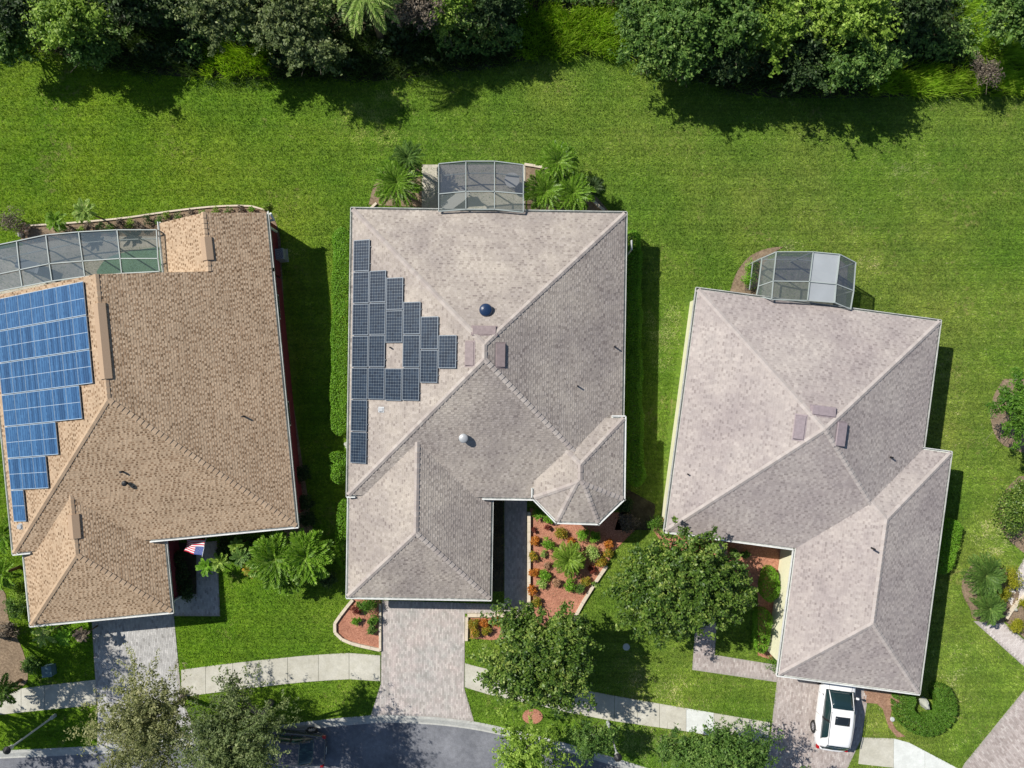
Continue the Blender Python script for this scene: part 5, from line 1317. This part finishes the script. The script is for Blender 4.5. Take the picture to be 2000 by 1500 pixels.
# fallen leaves and litter on beds
r = np.random.default_rng(47)
for gp, dn, kd in (([(1040, 1005), (1200, 1060), (1180, 1104), (1120, 1190), (1040, 1190)], 26, 'grey'), ([(1425, 1062), (1528, 1080), (1520, 1110), (1440, 1110)], 20, 'grey')):
    p = W(gp); A_ = np.array(p); Xu, Yu = scatter(dn, (A_[:, 0].min(), A_[:, 1].min(), A_[:, 0].max(), A_[:, 1].max()), r); k = inpoly(Xu, Yu, p); Xu, Yu = Xu[k], Yu[k]; n = len(Xu)
    tag(link('fallen_leaves', big_mesh('fallen_leaves', leaves(np.stack([Xu, Yu, np.full(n, .05)], 1), np.stack([r.normal(0, .2, n), r.normal(0, .2, n), np.ones(n)], 1), .07, .6, r), 4, LF[kd], r.random(n))), kind='stuff')

# ------------------------------------------------------------------ pool cages
def screenmat(name, c, a): return M(name, c, .8, .2, alpha=a, mottles=[(.5, .9, 1.08)])
SCR_GREY = screenmat('grey_screen', (.06, .075, .10), .64)
SCR_BLUE = screenmat('blue_grey_screen', (.075, .105, .13), .70)
SCR_LITE = screenmat('pale_clouded_screen', (.33, .355, .37), .93)
SCR_MID = screenmat('weathered_screen', (.13, .155, .15), .46)
SCR_SIDE = screenmat('side_screen', (.03, .035, .04), .35)
def cage(label, pts, hts, beams, panes, posts, side_pairs, floor, floor_mat):
    """pts: photo points of the frame corners; hts their heights"""
    P = [Vector(U3(x, y, z)) for (x, y), z in zip(pts, hts)]
    base = Vector((P[0].x, P[0].y, 0)); root = empty('screen_enclosure', base, label=label, cat='pool cage')
    R = [p - base for p in P]
    for a, b in beams:
        m_ = MB(); m_.bar(R[a], R[b], .045, .09); m_.build('beam', ALU, root)
    for k in posts:
        m_ = MB(); m_.bar(Vector((R[k].x, R[k].y, 0)), R[k] - Vector((0, 0, .05)), .06, .06); m_.build('post', ALU, root)
    for idx, mt in panes:
        m_ = MB(); dz = Vector((0, 0, -.02)); m_.face([R[k] + dz for k in idx]); m_.build('screen_pane', mt, root)
    for a, b in side_pairs:
        m_ = MB(); A_, B_ = R[a], R[b]; m_.face([Vector((A_.x, A_.y, .05)), Vector((B_.x, B_.y, .05)), B_ - Vector((0, 0, .06)), A_ - Vector((0, 0, .06))]); m_.build('screen_pane', SCR_SIDE, root)
        m_ = MB(); m_.bar(Vector((A_.x, A_.y, .85)), Vector((B_.x, B_.y, .85)), .05, .05); m_.build('rail', ALU, root)
    slab('patio', floor, .05, -.02, floor_mat); HARD.append(floor)
    return root
# centre house cage: 3 x 2 panes, bowed outwards
zc_ = 3.0
ptsA = [(857, 320), (910, 315), (966, 315), (1022, 322), (857, 379), (910, 374), (966, 374), (1022, 379), (857, 413), (910, 409), (966, 409), (1022, 415)]
cage('flat screened pool cage with six grey panes behind the centre house', ptsA, [zc_] * 12,
     [(0, 1), (1, 2), (2, 3), (4, 5), (5, 6), (6, 7), (8, 9), (9, 10), (10, 11), (0, 4), (4, 8), (1, 5), (5, 9), (2, 6), (6, 10), (3, 7), (7, 11)],
     [((0, 1, 5, 4), SCR_GREY), ((1, 2, 6, 5), SCR_GREY), ((2, 3, 7, 6), SCR_GREY), ((4, 5, 9, 8), SCR_MID), ((5, 6, 10, 9), SCR_MID), ((6, 7, 11, 10), SCR_MID)],
     [0, 1, 2, 3], [(0, 1), (1, 2), (2, 3)], [(824, 322), (1026, 322), (1026, 440), (824, 440)], PATIO)
# long cage behind the tan house
ptsB = [(-60, 490), (33, 471), (90, 459), (154, 453), (229, 449), (306, 449), (-60, 548), (39, 527), (97, 515), (162, 510), (235, 505), (309, 505), (-60, 580), (44, 560), (102, 549), (166, 540), (238, 534), (312, 530)]
hb = [3.2] * 18
bm = [(k, k + 1) for k in (0, 1, 2, 3, 4, 6, 7, 8, 9, 10, 12, 13, 14, 15, 16)] + [(k, k + 6) for k in range(12)]
SCR_POOL = screenmat('thin_pool_screen', (.05, .075, .075), .45)
pn = [((k, k + 1, k + 7, k + 6), SCR_BLUE if k < 4 else SCR_POOL) for k in range(5)] + [((k, k + 1, k + 7, k + 6), SCR_BLUE if k < 9 else SCR_POOL) for k in range(6, 11)]
cage('long blue-grey screened pool cage behind the tan house', ptsB, hb, bm, pn, [0, 1, 2, 3, 4, 5], [(k, k + 1) for k in range(5)], [(-60, 500), (30, 482), (160, 462), (330, 462), (330, 600), (-60, 640)], PATIO)
WATER = M('green_pool_water', (.17, .30, .19), .08, .5, mottles=[(.8, .85, 1.1)])
pool = curve_px([(190, 530), (210, 505), (250, 492), (300, 484), (330, 482)], 4) + [(335, 580), (200, 580)]
slab('pool_water', pool, .058, 0, WATER)
# faceted cage behind the grey house
ptsC = [(1488, 504), (1516, 492), (1588, 492), (1640, 497), (1671, 513), (1481, 559), (1510, 549), (1581, 550), (1633, 555), (1667, 568), (1477, 578), (1507, 585), (1577, 587), (1630, 591), (1661, 604)]
hc = [2.3, 3.1, 3.1, 3.1, 2.9, 2.3, 3.1, 3.1, 3.1, 2.9, 2.3, 3.1, 3.1, 3.1, 2.9]
cage('faceted pool cage with one clouded pale bay behind the grey house', ptsC, hc,
     [(k, k + 1) for k in (0, 1, 2, 3, 5, 6, 7, 8, 10, 11, 12, 13)] + [(k, k + 5) for k in range(10)],
     [((0, 1, 6, 5), SCR_MID), ((1, 2, 7, 6), SCR_GREY), ((2, 3, 8, 7), SCR_LITE), ((3, 4, 9, 8), SCR_GREY), ((5, 6, 11, 10), SCR_MID), ((6, 7, 12, 11), SCR_MID), ((7, 8, 13, 12), SCR_LITE), ((8, 9, 14, 13), SCR_MID)],
     [0, 1, 2, 3, 4, 9], [(0, 1), (1, 2), (2, 3), (3, 4), (4, 9), (0, 5)], [(1492, 512), (1516, 500), (1636, 505), (1655, 520), (1650, 620), (1485, 600)], M('mossy_patio_pavers', [5, (.3, (.13, .13, .10)), (.7, (.30, .29, .24))], .9, mottles=[(14, .7, 1.15)]))

# a few pieces of garden furniture under the screens
def patio_table(px, py, r_, label):
    x, y = U(px, py, .7); root = empty('patio_table', (x, y, .05), label=label, cat='table'); m_ = MB()
    m_.tube([(0, 0, .68), (0, 0, .71)], [r_, r_], 20); m_.build('table_top', M('white_table', (.6, .6, .58), .5), root)
    for k in range(4):
        a = k * math.pi / 2 + .7; m_ = MB(); m_.tube([(math.cos(a) * r_ * .8, math.sin(a) * r_ * .8, 0), (math.cos(a) * r_ * .6, math.sin(a) * r_ * .6, .68)], [.02, .02], 6); m_.build('leg', WHITE, root)
def lounge(px, py, rz, label, mat):
    x, y = U(px, py, .4); root = empty('lounge_chair', (x, y, .05), rz, label=label, cat='chair'); m_ = MB(); m_.box((0, .25, .36), (.6, 1.2, .08)); m_.build('seat', mat, root, bevel=.02)
    m_ = MB(); m_.bar((0, -.35, .38), (0, -.85, .85), .6, .07); m_.build('backrest', mat, root)
    for a, b in ((-.26, -.3), (.26, -.3), (-.26, .75), (.26, .75)):
        m_ = MB(); m_.box((a, b, .16), (.05, .05, .32)); m_.build('leg', WHITE, root)
CUSH = M('grey_cushion', (.25, .27, .29), .9); CUSHL = M('light_cushion', (.3, .3, .28), .9)
patio_table(1000, 352, .42, 'small pale table under the grey panes of the centre pool cage')
lounge(890, 392, 2.2, 'light lounge chair under the near corner of the centre pool cage', CUSHL)
lounge(60, 520, 1.3, 'grey lounge chair under the long blue pool cage', CUSH)

# ------------------------------------------------------------------ street and garden things
def lamp_post(px, py, label):
    x, y = U(px, py, 0); root = empty('street_lamp', (x, y, 0), label=label, cat='street lamp', group='street lamps on thin grey posts')
    post = M('lamp_post_grey', (.42, .44, .44), .5) if 'lamp_post_grey' not in bpy.data.materials else bpy.data.materials['lamp_post_grey']
    m_ = MB(); m_.tube([(0, 0, 0), (0, 0, .35), (0, 0, .4), (0, 0, 3.55)], [.10, .10, .055, .045], 12); m_.build('post', post, root, smooth=False)
    m_ = MB(); m_.tube([(0, 0, 3.5), (0, 0, 3.58), (0, 0, 3.62), (0, 0, 3.9), (0, 0, 3.93)], [.06, .12, .11, .17, .17], 10); m_.build('lantern', M('lantern_glass', (.5, .5, .46), .3) if 'lantern_glass' not in bpy.data.materials else bpy.data.materials['lantern_glass'], root)
    m_ = MB(); m_.tube([(0, 0, 3.93), (0, 0, 3.97), (0, 0, 4.1)], [.22, .2, .03], 10); m_.build('lantern_cap', BLACK, root)
lamp_post(1187, 1410, 'thin grey street lamp on the verge past the round tree')
lamp_post(108, 1397, 'thin grey street lamp on the verge by the tan house, amid tree shade')

def rounded_box(name, c, d, rz, mat, label, cat, parts=None):
    root = empty(name, (c[0], c[1], 0), rz, label=label, cat=cat); m_ = MB(); m_.box((0, 0, d[2] / 2 + c[2]), d, taper=.96); m_.build('body', mat, root, bevel=.03)
    m_ = MB(); m_.box((0, 0, d[2] + c[2] + .02), (d[0] * 1.03, d[1] * 1.03, .05)); m_.build('lid', mat, root, bevel=.015); return root
x, y = U(95, 1310, .3); rounded_box('utility_box', (x, y, 0), (.55, .6, .45), .1, M('utility_green', (.10, .17, .19), .5), 'blue-green utility box beside the side bed in tree shade', 'utility box')
def aircon(px, py, rz, label):
    x, y = U(px, py, .5); root = empty('air_conditioner', (x, y, 0), rz, label=label, cat='air conditioner'); m_ = MB(); m_.box((0, 0, .36), (.62, .62, .66)); m_.build('casing', M('ac_grey', (.30, .31, .31), .6), root, bevel=.03)
    m_ = MB(); 
    for k in range(3): m_.tube([(math.cos(a) * (.1 + .1 * k), math.sin(a) * (.1 + .1 * k), .70) for a in np.linspace(0, 6.28, 20)], [.008] * 20, 4)
    m_.build('fan_grille', BLACK, root); m_ = MB(); m_.box((0, 0, .015), (.75, .75, .05)); m_.build('pad', CONC, root)
aircon(545, 497, .1, 'grey air conditioner on its pad in the shade beside the red wall')
#aircon(1297, 963, -.13, 'small grey air conditioner by the cream wall corner')
m_ = MB(); xx, yy = U(525, 418, 2.6); x2, y2 = U(535, 452, .3)
m_.tube([(0, 0, 0), (.08, -.25, -.35), (x2 - xx - .1, y2 - yy + .1, -.6), (x2 - xx, y2 - yy, -.8), (x2 - xx, y2 - yy, -2.5)], [.075] * 5, 8)
o_ = m_.build('downspout', WHITE, house_b); o_.location = (xx + .12, yy, 2.72)
m_ = MB(); xx, yy = U(1233, 470, 2.4); m_.tube([(0, 0, 0), (.03, -.45, -.2), (.03, -.5, -2.3)], [.05] * 3, 8); o_ = m_.build('downspout', WHITE, house_a); o_.location = (xx, yy, 2.5)
for (px, py), lab in (((1223, 1263), 'small pale round cover in the lawn at the edge of the round tree shadow'),):
    x, y = U(px, py); m_ = MB(); m_.tube([(0, 0, -.02), (0, 0, .07), (0, 0, .09)], [.2, .2, .17], 18); tag(m_.build('valve_cover', M('cover_grey', (.45, .48, .47), .7), None, loc=(x, y, 0)), lab, 'utility cover')
x, y = U(1742, 1404); m_ = MB(); m_.tube([(0, 0, -.02), (0, 0, .08), (0, 0, .1)], [.13, .13, .1], 14); tag(m_.build('valve_cover', bpy.data.materials['cover_grey'], None, loc=(x, y, 0)), 'small pale cover in the mulch beside the round hedge', 'utility cover')
def rock(px, py, r_, h, label, mat, seed=0, el=1.0):
    rr = np.random.default_rng(seed); import bmesh
    bm_ = bmesh.new(); bmesh.ops.create_icosphere(bm_, subdivisions=3, radius=1)
    ph = rr.uniform(0, 6, 9)
    for v in bm_.verts:
        c = v.co; k = 1 + .16 * math.sin(3 * c.x + ph[0]) * math.cos(2.6 * c.y + ph[1]) + .1 * math.sin(6 * c.y + ph[2] + 3 * c.z) + .05 * math.sin(11 * c.x + ph[3])
        v.co = Vector((c.x * r_ * k, c.y * r_ * el * k, max(c.z, -.3) * h * k))
    me = bpy.data.meshes.new('rock'); bm_.to_mesh(me); bm_.free(); me.materials.append(mat); x, y = U(px, py, h * .5); o = link('rock', me, None, (x, y, h * .25)); tag(o, label, 'rock', None)
STONE = M('pale_stone', [4, (.3, (.30, .31, .26)), (.7, (.46, .47, .41))], .95, bump=(12, .6, .03))
rock(1806, 1374, .17, .6, 'pale rock standing inside the round hedge', STONE, 1, 1.75)
rock(1408, 1068, .22, .3, 'white stone among pink flowers near the grey house door', M('white_stone', (.6, .58, .55), .9), 2)
rock(680, 870, .22, .35, 'pale stone in the gap between the bright hedges', STONE, 3)
rock(1983, 1190, .12, .2, 'small pale stone at the broken edging', STONE, 4)
# low white drain pipe left of the dry bush
rock(40, 458, .16, .2, 'small pale stone by the dry bush behind the blue pool cage', STONE, 5)

# ---- flag on an angled staff at the tan house eave
x, y = U(401, 1050, 2.1); root = empty('flag', (x, y, 2.1), label='striped flag with blue canton on a staff at the tan house entry', cat='flag')
m_ = MB(); m_.tube([(0, .25, -.25), (-.02, -.95, .35)], [.018, .014], 8); m_.build('flagpole', WHITE, root)
RED = M('flag_red', (.50, .02, .05), .8, trans=.2); WHT = M('flag_white', (.75, .72, .74), .8, trans=.2); NAVY = M('flag_blue', (.05, .08, .26), .8, trans=.2)
nu, nv = 22, 13; st = MB(); FW, FH = 1.35, .80
def fp(u, v):   # u along the fly, v along the hoist
    return (-.02 - FW * u * (1 - .06 * math.sin(3 * v)) + .0, -.10 - FH * v * (1 - .25 * u) - .12 * u, .0 + .30 * v - .38 * u - .10 * math.sin(7 * u + 2 * v) * u ** .5 - .3 * u * u)
for a in range(nu):
    for b in range(nv):
        can = a / nu < .4 and b >= 6
        st.face([fp(a / nu, b / nv), fp((a + 1) / nu, b / nv), fp((a + 1) / nu, (b + 1) / nv), fp(a / nu, (b + 1) / nv)], m=2 if can else (0 if b % 2 == 0 else 1))
fo = st.build('cloth', [RED, WHT, NAVY], root)
sm = MB()
for r0 in range(9):
    for c0 in range(6 if r0 % 2 == 0 else 5):
        u = (.033 + .066 * c0 + (.033 if r0 % 2 else 0)); v = .5 + .05 * (r0 + .6); p = Vector(fp(u, v)) + Vector((0, 0, .006)); rr = .014
        pts = []
        for k in range(10): an = math.pi * k / 5; q = rr if k % 2 == 0 else rr * .42; pts.append(p + Vector((math.sin(an) * q, math.cos(an) * q, 0)))
        sm.face(pts)
tag(sm.build('star', WHT, fo), kind='stuff')

# ------------------------------------------------------------------ cars
def loft(sections, mat, name, parent, closed_ends=True, smooth=True):
    """sections: list of (y, [(x,z) half outline from bottom centre to top centre])"""
    m_ = MB(); rows = []
    for y_, half in sections:
        full = [(x_, z_) for x_, z_ in half] + [(-x_, z_) for x_, z_ in reversed(half)]
        rows.append(len(m_.v)); m_.v += [(x_, y_, z_) for x_, z_ in full]
    n = len(sections[0][1]) * 2
    for a in range(len(rows) - 1):
        for k in range(n):
            k2 = (k + 1) % n; m_.f.append((rows[a] + k, rows[a] + k2, rows[a + 1] + k2, rows[a + 1] + k)); m_.m.append(0); m_.r.append(.5)
    m_.f.append(tuple(rows[0] + k for k in reversed(range(n)))); m_.f.append(tuple(rows[-1] + k for k in range(n))); m_.m += [0, 0]; m_.r += [.5, .5]
    me = m_.mesh(name, mat, smooth)
    import bmesh
    bm_ = bmesh.new(); bm_.from_mesh(me); bmesh.ops.recalc_face_normals(bm_, faces=bm_.faces); bm_.to_mesh(me); bm_.free()
    return link(name, me, parent)
def car(loc, rz, paint, label, suv=True, glass=None, interior=None):
    root = empty('parked_car', loc, rz, label=label, cat='car')
    bl = [ # y, half width, z bottom, z belt, z top centre
        (-2.34, .62, .42, .92, 1.00), (-2.28, .78, .34, .98, 1.07), (-2.05, .88, .28, 1.02, 1.10), (-1.4, .93, .24, 1.03, 1.12), (-.4, .94, .22, 1.01, 1.12), (.6, .94, .22, .99, 1.10),
        (1.0, .935, .22, .98, 1.06), (1.5, .925, .24, .93, 1.02), (1.95, .89, .28, .87, .96), (2.2, .80, .34, .80, .88), (2.36, .62, .42, .72, .78)]
    if not suv: bl = [(y_, w_, zb * .9, zt * .86, zc * .86) for y_, w_, zb, zt, zc in bl]
    sec = []
    for y_, w_, zb, zt, zc in bl:
        sec.append((y_, [(0, zb), (w_ * .85, zb), (w_ * .97, zb + .10), (w_, zb + (zt - zb) * .5), (w_ * .985, zt - .06), (w_ * .93, zt), (w_ * .72, zc - .015), (w_ * .35, zc), (0, zc + .005)]))
    b = loft(sec, paint, 'body', root); s_ = b.modifiers.new('s', 'SUBSURF'); s_.levels = 1; s_.render_levels = 2
    # glasshouse
    k = 1.0 if suv else .84; top = 1.66 if suv else 1.40; bz = 1.04 * k
    gh = [(-2.22 if suv else -1.75, .60, bz, bz + .02, .40), (-2.12 if suv else -1.6, .75, bz - .03, bz + (.20 if suv else .14), .58), (-1.78 if suv else -1.05, .80, bz - .03, top - .05, .60), (-1.2 if suv else -.7, .82, bz - .03, top, .63), (-.4, .83, bz - .03, top + .01, .64), (.18, .83, bz - .03, top - .02, .62), (.42, .825, bz - .03, top - .10, .61), (1.12, .80, bz - .03, bz + .06, .66)]
    sec = []
    for y_, wb, zb, zt, wt in gh:
        sec.append((y_, [(0, zb), (wb, zb), (wb * .985, zb + (zt - zb) * .35), (wt + (wb - wt) * .22, zb + (zt - zb) * .82), (wt, zt - .02 * (zt - zb) / .6), (wt * .6, zt + .01), (0, zt + .02)]))
    loft(sec, glass, 'glasshouse', root)
    # roof skin and pillars over the glass
    rs = MB(); ys = [g_[0] for g_ in gh]
    def surf(y_, f):   # f 0..1 from centre to side along the top, >1 down the side
        for a, b2 in zip(gh[:-1], gh[1:]):
            if a[0] <= y_ <= b2[0]:
                t = (y_ - a[0]) / (b2[0] - a[0]); wb, zb, zt, wt = [a[q] + (b2[q] - a[q]) * t for q in (1, 2, 3, 4)]; break
        if f <= 1: return Vector((wt * f, y_, zt + .02 * (1 - f * f)))
        f -= 1; P_ = [(wt, zt), (wt + (wb - wt) * .22, zb + (zt - zb) * .82), (wb * .985, zb + (zt - zb) * .35), (wb, zb)]; f *= 3; i_ = min(int(f), 2); q = f - i_
        return Vector((P_[i_][0] + (P_[i_ + 1][0] - P_[i_][0]) * q, y_, P_[i_][1] + (P_[i_ + 1][1] - P_[i_][1]) * q))
    def patch(name, y0_, y1_, f0, f1, mat, off_=.012, ny=8, nf=6, parent_=root, y0b=None, y1b=None, mirror=False):
        m_ = MB(); G_ = []
        for a in range(ny + 1):
            row = []
            for b2 in range(nf + 1):
                ff = b2 / nf; f = f0 + (f1 - f0) * ff; ya = y0_ + ((y0b if y0b is not None else y0_) - y0_) * ff; yb = y1_ + ((y1b if y1b is not None else y1_) - y1_) * ff
                p = surf(min(max(ya + (yb - ya) * a / ny, ys[0]), ys[-1]), abs(f)); c = Vector((0, p.y, bz + .1)); d_ = (p - c).normalized(); p = p + d_ * off_
                if f < 0 or mirror: p = Vector((-p.x, p.y, p.z))
                row.append(p)
            G_.append(row)
        for a in range(ny):
            for b2 in range(nf): m_.face([G_[a][b2], G_[a][b2 + 1], G_[a + 1][b2 + 1], G_[a + 1][b2]])
        me = m_.mesh(name, mat, True)
        import bmesh
        bm_ = bmesh.new(); bm_.from_mesh(me); bmesh.ops.remove_doubles(bm_, verts=bm_.verts, dist=1e-4); bmesh.ops.recalc_face_normals(bm_, faces=bm_.faces); bm_.to_mesh(me); bm_.free()
        o = link(name, me, parent_); sl = o.modifiers.new('t', 'SOLIDIFY'); sl.thickness = .012; return o
    r0 = -1.9 if suv else -1.0
    patch('roof', r0, .30, -1.12, 1.12, paint, ny=12, nf=12)
    for mir in (False, True):
        patch('pillar', .26, 1.10, .96, 1.14, paint, ny=8, nf=2, mirror=mir, y0b=.30, y1b=1.12)            # windscreen pillar
        patch('pillar', -.50, -.40, 1.1, 1.95, BLACK, ny=2, nf=5, mirror=mir)
        patch('pillar', -2.0 if suv else -1.5, -1.25 if suv else -1.0, 1.1, 1.95, paint, ny=5, nf=5, mirror=mir, y0b=-2.1 if suv else -1.6, y1b=-1.7 if suv else -1.35) if suv else patch('pillar', -1.5, -1.1, 1.0, 1.95, paint, ny=5, nf=5, mirror=mir)
        if suv:
            m_ = MB(); pp = [surf(t, 1.02) + Vector((0.015, 0, .045)) for t in np.linspace(-1.75, .15, 9)]; pp = [Vector((-p.x if mir else p.x, p.y, p.z)) for p in pp]; m_.tube(pp, [.018] * 9, 6); m_.build('roof_rail', M('rail_grey', (.25, .25, .26), .4) if 'rail_grey' not in bpy.data.materials else bpy.data.materials['rail_grey'], root)
        sg = -1 if mir else 1
        m_ = MB(); m_.box((sg * 1.02, .78, 1.03 * k), (.17, .13, .13), taper=.8); m_.build('wing_mirror', paint, root, bevel=.03)
        m_ = MB(); m_.bar((sg * .90, .80, .98 * k), (sg * .98, .79, 1.0 * k), .05, .04); m_.build('mirror_stalk', BLACK, root)
        m_ = MB(); m_.box((sg * .66, 2.16, .72 * k), (.32, .24, .13)); m_.build('headlight', M('lamp_glass', (.6, .62, .64), .1) if 'lamp_glass' not in bpy.data.materials else bpy.data.materials['lamp_glass'], root, bevel=.03)
        m_ = MB(); m_.box((sg * .80, -2.19, .90 * k), (.16, .20, .20)); m_.build('tail_light', M('tail_red', (.35, .01, .012), .15, coat=.5) if 'tail_red' not in bpy.data.materials else bpy.data.materials['tail_red'], root, bevel=.03)
        for yy in (1.42, -1.36):
            wh = empty('wheel', (sg * .84, yy, .34)); wh.parent = root
            m_ = MB(); seg = 28; prof = [(.20, -.11), (.31, -.12), (.345, -.08), (.35, 0), (.345, .08), (.31, .12), (.22, .115)]; rings = []
            for rr, xx_ in prof:
                rings.append(len(m_.v)); m_.v += [(sg * xx_, math.cos(6.2832 * s2 / seg) * rr, math.sin(6.2832 * s2 / seg) * rr) for s2 in range(seg)]
            for a in range(len(rings) - 1):
                for s2 in range(seg): m_.f.append((rings[a] + s2, rings[a] + (s2 + 1) % seg, rings[a + 1] + (s2 + 1) % seg, rings[a + 1] + s2)); m_.m.append(0); m_.r.append(.5)
            m_.build('tyre', bpy.data.materials.get('tyre_rubber') or M('tyre_rubber', (.02, .02, .02), .85), wh)
            m_ = MB(); m_.tube([(sg * .02, 0, 0), (sg * .05, 0, 0)], [.22, .22], 24)
            for s2 in range(10):
                an = 6.2832 * s2 / 10; m_.bar((sg * .10, math.cos(an) * .03, math.sin(an) * .03), (sg * .09, math.cos(an) * .215, math.sin(an) * .215), .035, .03)
            m_.build('rim', bpy.data.materials.get('alloy') or M('alloy', (.5, .5, .52), .3, metal=.7), wh)
    if suv:
        patch('sunroof', -.55, -.08, -.62, .62, DARKGLASS, off_=.028, ny=3, nf=4)
    patch('windscreen', .40, 1.06, -.90, .90, glass, off_=.010, ny=5, nf=6)
    for sg in (-1, 1):
        m_ = MB(); m_.box((sg * .42, 1.55, 1.005 * k + .016), (.30, .055, .03), rz=sg * -.22); m_.build('bonnet_vent', BLACK, root) if suv else None
    for sg in (-1, 1):
        for ys_ in (-1.35, -.42, .72):
            m_ = MB(); m_.bar((sg * .925, ys_, .45), (sg * .935, ys_, .92 * k), .012, .012); m_.build('door_seam', BLACK, root)
        for ys_ in (-.95, .05): m_ = MB(); m_.box((sg * .945, ys_, .86 * k), (.04, .18, .035)); m_.build('door_handle', paint, root, bevel=.008)
        m_ = MB(); m_.tube([(sg * .60, 1.0, 1.075 * k), (sg * .70, 1.7, .975 * k), (sg * .62, 2.2, .865 * k)], [.006] * 3, 4); m_.build('bonnet_seam', BLACK, root)
    m_ = MB(); m_.box((0, 2.30, .55 * k), (.9, .10, .22)); m_.build('grille', BLACK, root, bevel=.02)
    m_ = MB(); m_.box((0, -2.335, .78 * k), (.42, .02, .14)); m_.build('number_plate', M('plate', (.6, .6, .58), .5) if 'plate' not in bpy.data.materials else bpy.data.materials['plate'], root)
    m_ = MB(); m_.bar((-.1, 1.13, bz + .03), (.45, 1.0, bz + .08), .02, .015); m_.build('wiper', BLACK, root)
    return root
GLASS = M('car_glass', (.012, .03, .035), .06, .7); WPAINT = M('white_car_paint', (.80, .80, .80), .3, .5, coat=.6); DPAINT = M('dark_car_paint', (.055, .055, .062), .25, .5, coat=.8)
x, y = U(1620, 1371); car((x, y, .03), math.radians(-7.5), WPAINT, 'white car with sunroof parked in front of the grey house garage', True, GLASS)
x, y = U(563, 1450); car((x, y, -.08), math.radians(86), DPAINT, 'dark car parked at the kerb, half hidden by street trees', False, GLASS)
